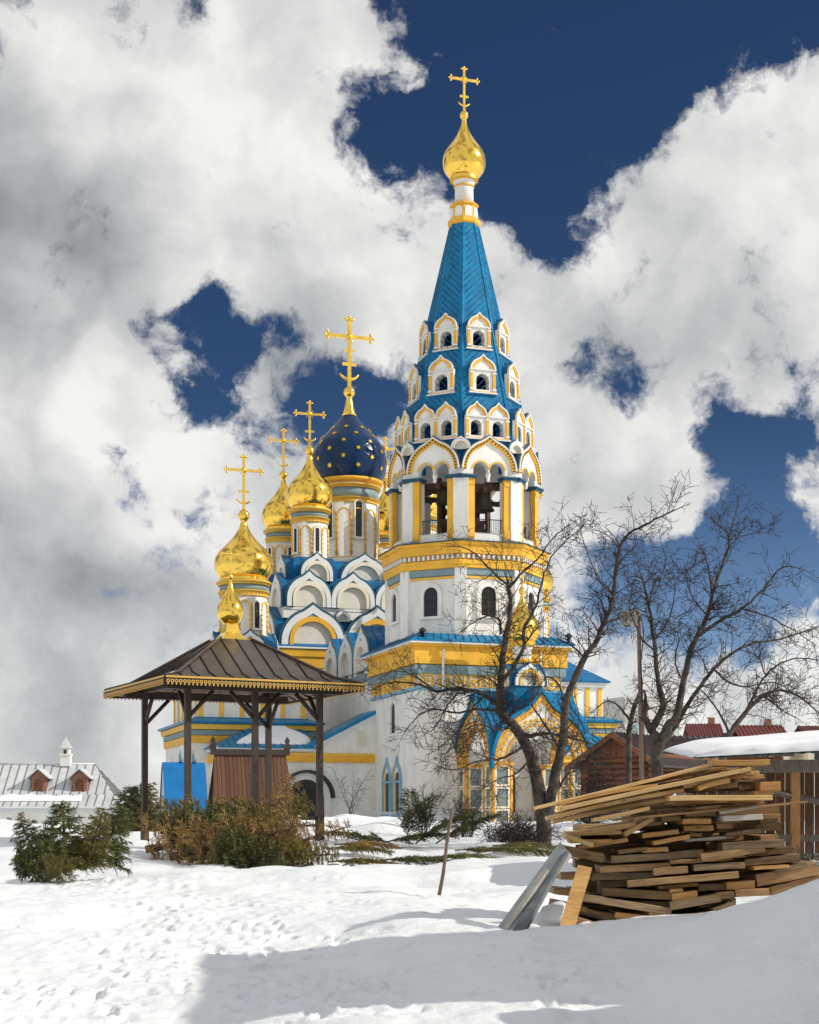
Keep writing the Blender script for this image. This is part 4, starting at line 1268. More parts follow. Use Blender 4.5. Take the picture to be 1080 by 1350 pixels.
def ground_z(X, Y, detail=True):
    X = np.asarray(X, float); Y = np.asarray(Y, float)
    z = ground_base(X, Y)
    near = np.clip((48 - Y) / 20, 0, 1)
    z = z + near * (vnoise(X * .55 + 3, Y * .4 + 9, 1) * .16 + vnoise(X * 1.3, Y * 1.0, 2) * .12 + np.maximum(0, vnoise(X * .9 - Y * .35, Y * .8 + 4, 14)) * .16)
    mnd = np.exp(-((Y - 39) / 7) ** 2)
    z = z + mnd * (np.maximum(0, vnoise(X * .55 + 7, Y * .26 + 3, 21)) * .85 + vnoise(X * 1.3, Y * .7, 22) * .32)
    if detail:
        d1 = np.clip((30 - Y) / 10, 0, 1)
        rid = np.abs(vnoise(X * 1.1 + Y * .5, Y * 2.1, 5))
        z = z + d1 * (vnoise(X * 3.1, Y * 3.7, 3) * .032 + vnoise(X * 7.3, Y * 8.1, 6) * .017 + vnoise(X * 12, Y * 14, 7) * .013 - rid * .04)
        rough_left = np.clip((1.2 - X) / 2.5, 0, 1) * d1
        z = z + rough_left * (np.minimum(0, vnoise(X * 4.4, Y * 4.2, 11) + .08) * .035)
    return z
def gz(x, y):
    return float(ground_z(np.array([x]), np.array([y]), False)[0])
xs = np.concatenate([-np.geomspace(900, 8.2, 60), np.arange(-8, 8.001, .036), np.geomspace(8.2, 900, 60)])
ys = np.concatenate([np.array([-60, -30, -12, -4, 0, 3, 5, 6.5, 7.5, 8.2]), np.arange(8.6, 19.6, .036), np.arange(19.6, 32, .10), np.arange(32, 60, .35), np.geomspace(60, 1500, 60)])
GX, GY = np.meshgrid(xs, ys)
GZ = ground_z(GX, np.where(GY < 4, 4.0, GY))
for (px_, py_, ang, sc_, dep) in prints:
    i0, i1 = np.searchsorted(xs, [px_ - .4, px_ + .4]); j0, j1 = np.searchsorted(ys, [py_ - .4, py_ + .4])
    if i1 <= i0 or j1 <= j0:
        continue
    X = GX[j0:j1, i0:i1] - px_; Y = GY[j0:j1, i0:i1] - py_
    u = (X * math.cos(ang) - Y * math.sin(ang)) / (.075 * sc_); v = (X * math.sin(ang) + Y * math.cos(ang)) / (.16 * sc_)
    q = np.sqrt(u * u + v * v)
    GZ[j0:j1, i0:i1] += dep * (-np.exp(-q ** 4 * .9) * 1.15 + .42 * np.exp(-((q - 1.5) / .35) ** 2))
nx, ny = len(xs), len(ys)
V = np.stack([GX.ravel(), GY.ravel(), GZ.ravel()], -1)
ii, jj = np.meshgrid(np.arange(nx - 1), np.arange(ny - 1)); a = (jj * nx + ii).ravel()
Fq = np.stack([a, a + 1, a + nx + 1, a + nx], -1)
M_SNOW = bpy.data.materials.new('snow'); M_SNOW.use_nodes = True
t = M_SNOW.node_tree; b = t.nodes['Principled BSDF']
b.inputs['Roughness'].default_value = 0.62; b.inputs['Specular IOR Level'].default_value = 0.35
g = N(t, 'ShaderNodeNewGeometry')
dirt = noise_(t, g.outputs['Position'], 0.5, 8.0, 0.7)
speck = noise_(t, g.outputs['Position'], 9.0, 6.0, 0.75)
c1 = mixc(t, maprange(t, dirt.outputs['Fac'], .50, .74, 0, .35), (0.82, 0.85, 0.885), (0.72, 0.72, 0.70))
c2 = mixc(t, maprange(t, speck.outputs['Fac'], .64, .78, 0, .35), c1, (0.55, 0.53, 0.49))
t.links.new(c2, b.inputs['Base Color'])
nb = noise_(t, g.outputs['Position'], 14.0, 8.0, 0.65); nb2 = noise_(t, g.outputs['Position'], 70.0, 4.0, 0.6)
hh = math_(t, 'ADD', nb.outputs['Fac'], math_(t, 'MULTIPLY', nb2.outputs['Fac'], 0.35))
bn = N(t, 'ShaderNodeBump'); bn.inputs['Strength'].default_value = 0.55; bn.inputs['Distance'].default_value = 0.035
t.links.new(hh, bn.inputs['Height']); t.links.new(bn.outputs[0], b.inputs['Normal'])
structure(link('ground', np_mesh('ground', V, Fq, M_SNOW, True)))['label'] = 'trodden spring snow over rising ground'
# ------------------------------------------------------------------ gazebo with a shingled pyramid roof, gilt lace and a small gold dome
M_DARKWOOD = mat('dark_stained_wood', (0.040, 0.024, 0.017), 0.6, var=.35, vscale=6, stretch=(1, 1, .15), bump=.25, bscale=25, coord='World')
M_ROOFBROWN = mat('brown_roof_sheet', (0.075, 0.057, 0.047), 0.33, var=.22, vscale=2.5, rnd=.12, coord='World', bump=.15, bscale=3)
M_SOFFIT = mat('soffit_boards', (0.30, 0.17, 0.09), 0.6, var=.3, vscale=5, rnd=.15)
M_LACE = mat('gilt_lace', (0.62, 0.38, 0.09), 0.45, metal=0.4)
GZC = W(304, 1090, 33.0); GZC.z = 1.0
ga = thing('gazebo', 'open wooden gazebo with brown hipped roof, gilded eaves and small gold dome', 'gazebo', GZC, rad(27))
E = 2.17; PO = 1.47                       # half-width of the eaves and of the square of posts
ZE = 4.42 - 1.0 - .10; ZA = 5.40 - 1.0             # eave and roof top, above the base
def GP(n, b, m, parent=None, loc=(0, 0, 0), rz=0.0):
    return link(n, b.mesh(n, m) if isinstance(b, MB) else b, parent or ga, loc, rz)
po = MB(); po.cbox((0, 0, ZE / 2 - .35), (.118, .118, ZE + .65)); po.cbox((0, 0, .25), (.15, .15, .9)); pom = po.mesh('post', M_DARKWOOD)
br = MB(); br.tube([(0, 0, -.62), (.55, 0, -.05)], .045, 4); brm = br.mesh('brace', M_DARKWOOD)
for x, y in ((-1, -1), (1, -1), (1, 1), (-1, 1), (0, -1)):
    p = GP('post', pom, None, None, (x * PO, y * PO, 0))
    for q in range(4):
        if (q == 0 and x < 1) or (q == 2 and x > -1) or (q == 1 and y < 1 and x != 0) or (q == 3 and y > -1):
            GP('brace', brm, None, p, (0, 0, ZE - .1), q * math.pi / 2)
b = MB()
for s in (-1, 1):
    b.box(-PO - .45, PO + .45, s * PO - .08, s * PO + .08, ZE - .14, ZE + .03); 
GP('beam', b, M_DARKWOOD)
b = MB()
for s in (-1, 1):
    b.box(s * PO - .08, s * PO + .08, -PO - .45, PO + .45, ZE - .02, ZE + .12)
GP('beam', b, M_DARKWOOD)
rfb = MB()
for i in range(-4, 5):                    # rafters
    for q in range(4):
        M = Matrix.Rotation(q * math.pi / 2, 4, 'Z')
        rfb.tube([M @ Vector((i * .44, -E + .1, ZE - .06)), M @ Vector((i * .1, -.35, ZA - .40))], .04, 4)
GP('rafters', rfb, M_DARKWOOD)
T_ = .34                                  # the roof stops under the small dome
KX, KZ = 1.72, ZE + .19                   # and kicks out above the eaves
for q in range(4):
    M = Matrix.Rotation(q * math.pi / 2, 4, 'Z')
    lo = [(-E, -E, ZE + .06), (E, -E, ZE + .06), (KX, -KX, KZ), (-KX, -KX, KZ)]
    up = [(-KX, -KX, KZ), (KX, -KX, KZ), (T_, -T_, ZA), (-T_, -T_, ZA)]
    side = GP('roof_side', (lambda m_: (m_.slab([M @ Vector((x * .985, y * .985, z - .075)) for x, y, z in lo], M @ Vector((0, -.4, 1)), .04), m_.slab([M @ Vector((x * .985, y * .985, z - .075)) for x, y, z in up], M @ Vector((0, -.7, 1)), .04), m_)[2])(MB()), M_SOFFIT)
    for part in (lo, up):
        P3 = [M @ Vector(p) for p in part]
        al = (P3[3] + P3[2]) / 2 - (P3[0] + P3[1]) / 2
        st_, nn = strips(P3, al, .36, .0, .002, True)
        for pl in st_:
            pb = MB(); pb.slab(pl, nn, .03); GP('roof_panel', pb, M_ROOFBROWN, side)
        sm = MB()
        for pl in st_[1:]:
            a_ = min(pl, key=lambda p: ((p - P3[0]).dot((P3[1] - P3[0]).normalized()), p.z)); 
            # standing seam along the left edge of the strip
            s_ = (P3[1] - P3[0]).normalized(); lo_s = min((p - P3[0]).dot(s_) for p in pl)
            ed = [p for p in pl if abs((p - P3[0]).dot(s_) - lo_s) < 1e-3]
            if len(ed) == 2:
                sm.tube([e + nn * .012 for e in ed], .016, 4)
        if sm.v:
            GP('roof_seam', sm, M_DARKWOOD, side)
    h = MB(); h.tube([M @ Vector((-E, -E, ZE + .08)), M @ Vector((-KX, -KX, KZ + .02)), M @ Vector((-T_, -T_, ZA + .02))], .035, 6); GP('hip_roll', h, M_ROOFBROWN, side)
    fa = MB(); fa.box(-E, E, -E - .03, -E - .005, ZE - .09, ZE + .07)
    fa.v = [tuple(M @ Vector(p)) for p in fa.v]
    fas = GP('fascia', fa, M_DARKWOOD, side)
    lc = MB(); n = 50                      # pierced gilt lace hanging from the eaves
    for i in range(n):
        x = -E + (i + .5) * 2 * E / n
        rr = [(math.cos(a_) * .038, math.sin(a_) * .038) for a_ in np.linspace(0, 2 * math.pi, 9)]
        lc.ring([(x + u, ZE - .045 + w_) for u, w_ in rr], [(x + u * .5, ZE - .045 + w_ * .5) for u, w_ in rr], -E - .045, -E - .032)
        lc.prism([(x, ZE - .125), (x + .02, ZE - .10), (x, ZE - .08), (x - .02, ZE - .10)], -E - .045, -E - .032)
    lc.box(-E, E, -E - .05, -E - .03, ZE + .022, ZE + .06)
    lc.v = [tuple(M @ Vector(p)) for p in lc.v]
    GP('gilt_lace', lc, M_LACE, side)
b = MB(); b.lathe([(.62, ZA - .28), (.40, ZA + .0), (.24, ZA + .16), (.17, ZA + .36), (.17, ZA + .40)], 4, a0=math.pi / 4, smooth=False); cb = GP('cupola_base', b, M_GOLD)
b, top = onion(.30, .98, .5); dd = GP('dome', b, M_GOLD, None, (0, 0, ZA + .36)); link('cross', cross_mesh(.62), dd, (0, 0, top))
b = MB(); b.box(.2, PO, -PO - .03, -PO + .03, .50, .58); b.box(.2, PO, -PO - .2, -PO + .2, .36, .41); GP('rail', b, M_DARKWOOD)
# ------------------------------------------------------------------ felled spruces and cut spruce boughs
def needle_mat(name, c1, c2, rnd=.12):
    m = mat(name, c1, 0.55, var=.3, vscale=2.2, col2=c2, rnd=rnd, spec=.3)
    return m
M_GREENN = needle_mat('green_needles', (0.045, 0.066, 0.016), (0.105, 0.125, 0.030))
M_OLIVEN = needle_mat('olive_needles', (0.115, 0.105, 0.017), (0.23, 0.19, 0.036))
M_BROWNN = needle_mat('dry_brown_needles', (0.25, 0.145, 0.038), (0.44, 0.29, 0.085))
M_BARK = mat('spruce_bark', (0.09, 0.055, 0.035), 0.85, var=.35, vscale=12, rnd=.1)
def needles(stem_pts, rng, L, wdt, step, out):
    """short flat needle tufts all round a twig"""
    for a, b_ in zip(stem_pts[:-1], stem_pts[1:]):
        d = b_ - a; ln = np.linalg.norm(d)
        if ln < 1e-5:
            continue
        d = d / ln
        k = max(1, int(ln / step))
        for i in range(k):
            p = a + d * ln * (i + rng.rand()) / k
            r = rng.randn(3); r -= d * r.dot(d); r /= (np.linalg.norm(r) + 1e-9)
            q = np.cross(d, r)
            n = d * .72 + r * .70; l = L * (.7 + .6 * rng.rand())
            out.append((p - q * wdt, p + q * wdt, p + n * l + q * wdt * .2, p + n * l - q * wdt * .2))
def spruce_arrays(rng, h, spread, nb, L=.075, wdt=.0085, step=.016, droop=.35, press=1.0):
    """a spruce standing along +z: wood tubes and needle quads"""
    wood = MB(); quads = []
    wood.tube([(0, 0, 0), (0.01, 0, h * .5), (0, .02, h)], [.03 + .018 * h, .02 + .008 * h, .006], 6)
    for i in range(nb):
        t = .03 + .95 * (i + rng.rand() * .8) / nb
        az = i * 2.4 + rng.rand() * .6
        bl = spread * (1 - t) ** .8 * (.75 + .4 * rng.rand()) + .10
        d = np.array([math.cos(az), math.sin(az), .0])
        p0 = np.array([0, 0, t * h]); pts_ = []
        for s in np.linspace(0, 1, 6):
            pts_.append(p0 + d * bl * s + np.array([0, 0, bl * (.30 * s - droop * 1.5 * s * s + droop * .9 * s ** 3 * 1.2)]) + rng.randn(3) * .012)
        wood.tube(pts_, [.011, .009, .008, .006, .005, .003], 3, cap=False)
        needles(pts_[1:], rng, L, wdt, step, quads)
        side = np.cross(d, [0, 0, 1.])
        nt_ = max(3, int(bl / .075))
        for j in range(nt_):
            s = .18 + .8 * (j + rng.rand() * .6) / nt_
            k = min(4, int(s * 5)); pb_ = pts_[k] + (pts_[k + 1] - pts_[k]) * (s * 5 - k)
            for sg in (-1, 1):
                tl = bl * .48 * (1 - s * .75) * (.7 + .5 * rng.rand()) + .05
                dd = d * .75 + side * sg * .75 + np.array([0, 0, -.22 + .2 * rng.randn()]); dd /= np.linalg.norm(dd)
                tp = [pb_, pb_ + dd * tl * .5, pb_ + dd * tl + np.array([0, 0, -.05 * tl])]
                wood.tube(tp, [.004, .003, .002], 3, cap=False)
                needles(tp, rng, L, wdt, step, quads)
    return wood, quads
def quads_mesh(name, quads, m):
    v = np.array(quads, dtype=np.float32).reshape(-1, 3)
    f = np.arange(len(v), dtype=np.int32).reshape(-1, 4)
    return np_mesh(name, v, f, m)
SPR = {}
def spruce_mesh(key, m, h, spread, nb, **kw):
    rng = np.random.RandomState(hash(key) % 1000 if isinstance(key, int) else sum(map(ord, key)))
    w_, q_ = spruce_arrays(rng, h, spread, nb, **kw)
    SPR[key] = (w_.mesh('trunk', M_BARK), quads_mesh('foliage', q_, m))
spruce_mesh('green', M_GREENN, 1.25, .62, 46)
spruce_mesh('olive', M_OLIVEN, 1.7, .55, 48)
spruce_mesh('brown', M_BROWNN, 1.8, .50, 40, wdt=.006, step=.022, droop=.5)
spruce_mesh('low', M_GREENN, .8, .55, 30)
# a single flat bough
rng = np.random.RandomState(77); qd = []; wd = MB()
for sp_ in (0,):
    main = [np.array([0, 0, 0.]) + np.array([1.3 * s, .06 * math.sin(s * 4), .16 * s - .22 * s * s]) for s in np.linspace(0, 1, 8)]
    wd.tube(main, [.014, .012, .01, .009, .007, .005, .004, .003], 4)
    needles(main[2:], rng, .06, .008, .018, qd)
    for j in range(22):
        s = .12 + .86 * j / 22; k = min(6, int(s * 7)); pb_ = main[k] + (main[k + 1] - main[k]) * (s * 7 - k)
        for sg in (-1, 1):
            tl = .52 * (1 - s * .72) * (.7 + .5 * rng.rand())
            dd = np.array([.7, sg * .7, .10 * rng.randn() - .05]); dd /= np.linalg.norm(dd)
            tp = [pb_, pb_ + dd * tl * .5, pb_ + dd * tl - np.array([0, 0, .05])]
            wd.tube(tp, [.005, .004, .002], 3, cap=False); needles(tp, rng, .06, .008, .015, qd)
            for u in (.35, .7):
                e = pb_ + dd * tl * u; d3 = np.array([.95, sg * .2, .03]); t3 = [e, e + d3 * tl * .35]
                needles(t3, rng, .055, .008, .016, qd)
BOUGH = (wd.mesh('stem', M_BARK), quads_mesh('needles', qd, M_GREENN))
BOUGH_O = (BOUGH[0], quads_mesh('needles', qd, M_OLIVEN)); BOUGH_B = (BOUGH[0], quads_mesh('needles', qd, M_BROWNN))

def put_spruce(key, pos, axis, label, sc=1.0, roll=0.0, group=None):
    """axis: the way the tree's tip points"""
    q = Vector(axis).normalized().to_track_quat('Z', 'Y')
    e = (q @ Matrix.Rotation(roll, 3, 'Z').to_quaternion()).to_euler()
    t_ = thing('spruce_tree', label, 'spruce', pos, 0, group, e)
    t_.scale = (sc, sc, sc)
    link('trunk', SPR[key][0], t_); link('foliage', SPR[key][1], t_)
    return t_
G_HEAP = 'cut spruces heaped in front of the gazebo'
def heap(px, py, Z, key, ax, label, sc=1.0, roll=0.0):
    p = W(px, py, Z); put_spruce(key, p, ax, label, sc, roll, G_HEAP)
HEAP = [
 (398, 1114, 27.0, 'olive', (-.9, .2, .40), 'olive cut spruce at the right end of the heap under the gazebo post', 1.2, .3),
 (192, 1116, 26.8, 'brown', (.9, .1, .30), 'rusty brown dried spruce at the left foot of the heap', 1.2, 1.0),
 (225, 1126, 26.0, 'brown', (.9, -.1, .42), 'long dried brown spruce slanting up from the left edge of the heap', 1.15, 2.0),
 (268, 1126, 25.8, 'brown', (.75, -.15, .50), 'dried brown spruce rising through the middle of the heap', 1.15, 2.4),
 (290, 1128, 25.3, 'green', (.9, -.25, .10), 'dark green cut spruce lying low at the front of the heap', .95, .5),
 (215, 1096, 28.4, 'olive', (.75, .1, .42), 'green topped spruce at the back of the heap by the thin post', 1.15, 2.6),
 (330, 1114, 27.2, 'brown', (.25, .2, .85), 'straw coloured dry spruce crowning the top of the heap', .95, .9),
 (300, 1104, 28.0, 'olive', (.5, .2, .50), 'olive spruce behind the straw crown of the heap', 1.1, 4.0),
 (392, 1122, 26.2, 'brown', (-.85, -.1, .40), 'reddish dry spruce pointing to the middle across the heap front', 1.1, 5.0),
 (250, 1128, 25.5, 'brown', (.9, -.1, .16), 'flat brown spruce along the bottom edge of the heap', .95, 3.2),
 (320, 1128, 25.6, 'olive', (.9, -.1, .22), 'olive spruce low on the sunny front of the heap', .75, 3.2),
 (372, 1124, 26.0, 'olive', (.95, -.1, .05), 'thin spruce tip trailing from the heap onto open snow', .62, 3.2),
 (360, 1118, 26.6, 'brown', (.65, .1, .42), 'brown feathery spruce leaning to the gazebo rail', .85, 1.1),
 (290, 1106, 27.2, 'green', (-.7, 0, .5), 'deep green spruce half buried on the shoulder of the heap', 1.0, 1.7)]
for px, py, Z, key, ax, lab, sc, roll in HEAP:
    heap(px, py + 4, Z, key, (ax[0], ax[1], ax[2] * .50), lab, sc * .96, roll)
# the dumped green spruces on the left
put_spruce('green', W(92, 1150, 21.6), (-.16, .1, 1), 'tallest green spruce standing in snow before the white outbuilding', .82, .4, 'green spruces dumped by the path')
put_spruce('green', W(128, 1136, 22.2), (.42, .1, .8), 'dense green spruce leaning right beside the tallest dumped spruce', .72, 2.0, 'green spruces dumped by the path')
put_spruce('low', W(76, 1150, 21.0), (-.75, -.1, .3), 'small spruce tipped left with spreading pale tips over the snow', .80, 1.0, 'green spruces dumped by the path')
put_spruce('olive', W(88, 1153, 20.6), (-.2, -.7, .32), 'yellowish small spruce lying towards the path in front of the tallest', .36, 1.0, 'green spruces dumped by the path')
put_spruce('olive', W(112, 1146, 21.4), (.3, -.2, .85), 'bushy olive spruce filling the middle of the dumped group', .56, 3.0, 'green spruces dumped by the path')
put_spruce('green', W(56, 1148, 21.3), (-.35, 0, .8), 'short green spruce at the outer side of the dumped group', .62, 3.5, 'green spruces dumped by the path')
# boughs laid out on the snow
def bough(px, py, Z, rz, label, kind=BOUGH, sc=1.0, tilt=0.0):
    p = W(px, py, Z)
    t_ = thing('spruce_bough', label, 'bough', (p.x, p.y, gz(p.x, p.y) + .10), 0, 'cut boughs lying on the snow', (0, -tilt, rz)); t_.scale = (sc * 1.2,) * 3
    link('stem', kind[0], t_); link('needles', kind[1], t_)
M_MOSS = needle_mat('yellow_green_needles', (0.12, 0.13, 0.035), (0.22, 0.21, 0.07))
BOUGH_M = (BOUGH[0], quads_mesh('needles', qd, M_MOSS))
bough(432, 1136, 25.5, .15, 'flat green bough at the left end of the row of boughs', BOUGH_O, .8)
bough(500, 1133, 26.0, .05, 'long green bough next in the row on the snow', BOUGH, .9)
bough(545, 1128, 27.0, .3, 'dark bough lying just behind the leaning stake', BOUGH, .75)
bough(570, 1133, 26.3, -.05, 'pale yellow green bough right of the stake', BOUGH_M, .85)
bough(625, 1131, 26.5, .08, 'broad mossy bough in the middle of the pale boughs', BOUGH_M, .95)
bough(650, 1126, 27.2, .2, 'pale bough furthest from the stake near the lumber', BOUGH_M, .85)
bough(600, 1124, 28.0, -.1, 'pale thin bough at the back of the row', BOUGH_M, .8)
bough(440, 1112, 30.0, .2, 'brown bough poking from the snow right of the heap', BOUGH_B, .85)
bough(430, 1118, 28.5, -.2, 'brown bough below the poking one beside the heap', BOUGH_O, .8)
for px, py, Z, rz, tl, lab in ((505, 1112, 32, .1, .15, 'green bough heaped at the left of the mound under the paired windows'), (535, 1108, 33, 1.0, .75, 'upright green bough fanning from the mound under the paired windows'), (560, 1108, 33, 1.9, .85, 'steep green bough at the right of the mound under the paired windows'),
                               (548, 1112, 32, .4, .5, 'slanting green bough in front on the mound under the paired windows'), (520, 1114, 31.5, 2.7, .2, 'low green bough pointing left on the mound under the paired windows'), (575, 1112, 32.5, .3, .45, 'green bough leaning towards the porch from the mound')):
    bough(px, py, Z, rz, lab, BOUGH, 1.0, tl)
# thin loose sticks
M_STICK = mat('grey_stick', (0.16, 0.12, 0.085), 0.8, var=.3, vscale=10)
for i, (x0, y0, x1, y1, Z, lab) in enumerate(((427, 1139, 447, 1144, 25.5, 'thin dark stick on the snow left of the boughs'), (452, 1137, 470, 1143, 25.5, 'short dark twig lying between stick and bough'), (240, 1131, 262, 1124, 25, 'dark twig at the front edge of the brown heap'))):
    a_, b_ = W(x0, y0, Z), W(x1, y1, Z - .4)
    a_.z = gz(a_.x, a_.y) + .03; b_.z = gz(b_.x, b_.y) + .04
    q = MB(); q.tube([Vector((0, 0, 0)), (b_ - a_) * .5 + Vector((0, 0, .02)), b_ - a_], [.012, .012, .008], 5)
    tag(link('stick', q.mesh('stick', M_STICK), None, a_), lab, 'stick', 'loose sticks on the snow')
q = MB(); a_ = W(576, 1182, 19.5); b_ = W(597, 1066, 19.3); a_.z -= .15
q.tube([Vector((0, 0, 0)), (b_ - a_) * .35 + Vector((.012, 0, 0)), (b_ - a_) * .7 - Vector((.006, 0, 0)), b_ - a_], [.026, .024, .022, .018], 7)
tag(link('stake', q.mesh('stake', M_STICK), None, a_), 'thin wooden stake stuck slanting in the open snow', 'stake')
# ------------------------------------------------------------------ bare old apple trees
M_BARKA = mat('apple_bark', (0.035, 0.025, 0.020), 0.9, var=.45, vscale=7, bump=.5, bscale=16, coord='World', col2=(0.095, 0.075, 0.06))
M_TWIG = mat('twig_bark', (0.026, 0.017, 0.014), 0.8, var=.3, vscale=4, coord='World')
def smooth_line(p, n):
    p = [Vector(x) for x in p]
    out = []
    for i in range(len(p) - 1):
        a = p[max(i - 1, 0)]; b_, c = p[i], p[i + 1]; d = p[min(i + 2, len(p) - 1)]
        for k in range(n):
            t = k / n
            out.append(.5 * ((2 * b_) + (c - a) * t + (2 * a - 5 * b_ + 4 * c - d) * t * t + (3 * b_ - a - 3 * c + d) * t ** 3))
    out.append(p[-1]); return out
def grow(mb_t, base, d, L, r, rng, depth, bend=.30, up=.05, droop=0.0):
    """a wandering branch with side shoots"""
    n = max(3, int(L / .11)); p = base.copy(); d = d.normalized(); pts_ = [p.copy()]; st_ = L / n
    curl = Vector((rng.uniform(-1, 1), rng.uniform(-1, 1), rng.uniform(-.6, .6))) * bend * .35
    for i in range(n):
        d = (d + Vector((rng.uniform(-1, 1), rng.uniform(-1, 1), rng.uniform(-1, 1))) * bend * .5 + curl + Vector((0, 0, up - droop * i / n))).normalized()
        p = p + d * st_; pts_.append(p.copy())
    rr = [max(.0047, r * (1 - .72 * i / n)) for i in range(n + 1)]
    mb_t.tube(pts_, rr, 3 if r < .02 else 5, cap=False)
    if depth > 0:
        k = max(2, int(L / (.115 if depth > 1 else .09)))
        for j in range(k):
            t = .15 + .82 * (j + rng.random()) / k
            i = min(n - 1, int(t * n)); q = pts_[i].lerp(pts_[i + 1], t * n - i); tg = (pts_[i + 1] - pts_[i]).normalized()
            side = tg.cross(Vector((rng.uniform(-1, 1), rng.uniform(-1, 1), rng.uniform(-1, 1)))).normalized()
            nd = tg * rng.uniform(.25, .9) + side * rng.uniform(.6, 1.1)
            l2 = L * rng.uniform(.22, .55) * (1 - .35 * t) if depth > 1 else rng.uniform(.06, .32)
            grow(mb_t, q, nd, l2, rr[i] * .62, rng, depth - 1, bend * 1.15, up, droop)
def apple_tree(limbs, Z0, seed, label, twig_density=1.0, L0=1.0, droop=.0):
    """limbs: photo points with distance offset, start and end radius"""
    rng = random.Random(seed)
    base = W(limbs[0][0][0][0], limbs[0][0][0][1], Z0)
    t_ = thing('apple_tree', label, 'tree', (base.x, base.y, gz(base.x, base.y) - .1))
    org = t_.location.copy()
    tr = MB(); tw = MB()
    for li, (pl, r0, r1) in enumerate(limbs):
        pw = [W(x, y, Z0 + dz) - org for x, y, dz in pl]
        if li == 0:
            pw[0].z = -.2
        sm_ = smooth_line(pw, 5)
        sm_ = [p + Vector((rng.uniform(-1, 1), rng.uniform(-1, 1), rng.uniform(-1, 1))) * .012 for p in sm_]
        n = len(sm_)
        rr = [r0 + (r1 - r0) * (i / (n - 1)) ** .8 for i in range(n)]
        rr = [x * (1 + .07 * rng.uniform(-1, 1)) for x in rr]
        tr.tube(sm_, rr, 9 if r0 > .06 else 6)
        ln = sum((sm_[i + 1] - sm_[i]).length for i in range(n - 1))
        k = int(ln / .13 * twig_density)
        for j in range(k):
            t = (.12 if r0 < .09 else .45) + (1 - (.12 if r0 < .09 else .45)) * (j + rng.random()) / k
            i = min(n - 2, int(t * (n - 1))); q = sm_[i]; tg = (sm_[i + 1] - sm_[i]).normalized()
            side = tg.cross(Vector((rng.uniform(-1, 1), rng.uniform(-1, 1), rng.uniform(-1, 1)))).normalized()
            nd = tg * rng.uniform(.2, .9) + side * rng.uniform(.6, 1.0)
            L = L0 * rng.uniform(.35, 1.25) * (1.0 - .35 * t)
            grow(tw, q, nd, L, min(rr[i] * .55, .020) * rng.uniform(.6, 1), rng, 2, .34, .03, droop)
        # the limb runs out into a fine tip
        grow(tw, sm_[-1], sm_[-1] - sm_[-3], .32, rr[-1] * .9, rng, 2, .25, .03, droop)
    link('trunk', tr.mesh('trunk', M_BARKA), t_)
    link('crown', tw.mesh('crown', M_TWIG), t_)
    return t_
T1 = [
    ([(719, 1106, 0), (716, 1075, 0), (707, 1027, .1), (695, 984, .1), (677, 956, .0), (660, 938, -.1), (660, 900, -.1), (666, 845, .0), (673, 806, .1), (670, 772, .2)], .17, .035),
    ([(722, 1075, 0), (727, 1050, -.1), (734, 1013, -.3), (743, 973, -.4), (745, 933, -.5), (751, 911, -.5), (770, 867, -.6), (786, 846, -.7), (796, 822, -.7), (808, 792, -.8), (812, 746, -.9), (824, 709, -1.0), (856, 689, -1.1), (892, 672, -1.2)], .125, .014),
    ([(670, 772, .2), (646, 751, .4), (620, 725, .6), (598, 720, .8)], .03, .010),
    ([(671, 776, .2), (687, 756, 0), (708, 738, -.2), (729, 710, -.4), (755, 689, -.5)], .032, .010),
    ([(661, 899, -.1), (676, 880, -.4), (690, 855, -.7), (691, 829, -.9), (706, 800, -1.0), (714, 770, -1.1), (727, 735, -1.2), (756, 704, -1.4)], .055, .010),
    ([(658, 932, -.1), (637, 915, .2), (607, 908, .5), (575, 911, .7), (550, 901, .9), (515, 900, 1.0), (490, 910, 1.1)], .06, .010),
    ([(661, 836, 0), (658, 818, .2), (645, 812, .4), (627, 819, .6), (604, 837, .8)], .032, .009),
    ([(680, 968, 0), (700, 970, -.4), (722, 967, -.8), (753, 973, -1.2), (790, 984, -1.6)], .06, .014),
    ([(690, 985, .1), (660, 1000, -.4), (630, 1003, -.8), (600, 1015, -1.1), (575, 1008, -1.3)], .035, .008),
    ([(607, 908, .5), (590, 930, .3), (575, 958, .1), (560, 968, 0)], .022, .007),
    ([(640, 915, .2), (622, 935, -.2), (606, 962, -.5), (580, 985, -.8)], .024, .007),
    ([(737, 1003, -.3), (752, 985, .2), (764, 955, .6), (760, 925, .9)], .03, .008),
    ([(745, 933, -.5), (738, 905, .1), (722, 892, .4), (712, 905, .6)], .03, .008),
    ([(770, 867, -.6), (752, 850, -.2), (738, 847, .2), (722, 862, .5)], .026, .007),
    ([(809, 785, -.8), (790, 765, -.3), (775, 730, 0), (765, 700, .2)], .02, .007),
    ([(818, 725, -1), (800, 705, -.8), (780, 698, -.6)], .016, .006),
    ([(798, 820, -.7), (820, 812, -.3), (845, 800, 0), (862, 780, .3)], .022, .007),
    ([(676, 958, 0), (655, 962, -.5), (632, 955, -.9), (605, 968, -1.2), (585, 1000, -1.3)], .03, .007),
    ([(700, 1000, .1), (680, 1020, -.4), (655, 1028, -.7), (630, 1045, -.9)], .028, .007),
    ([(655, 937, -.1), (628, 935, .3), (600, 940, .6), (570, 935, .8), (545, 950, .9), (528, 975, .9)], .032, .007),
    ([(575, 911, .7), (545, 890, .5), (520, 885, .3), (500, 895, .2)], .02, .006),
    ([(740, 990, -.3), (715, 950, .3), (700, 925, .6), (705, 900, .8)], .03, .008),
    ([(725, 1060, -.1), (748, 1020, .3), (770, 1000, .6), (786, 1008, .8)], .035, .009),
]
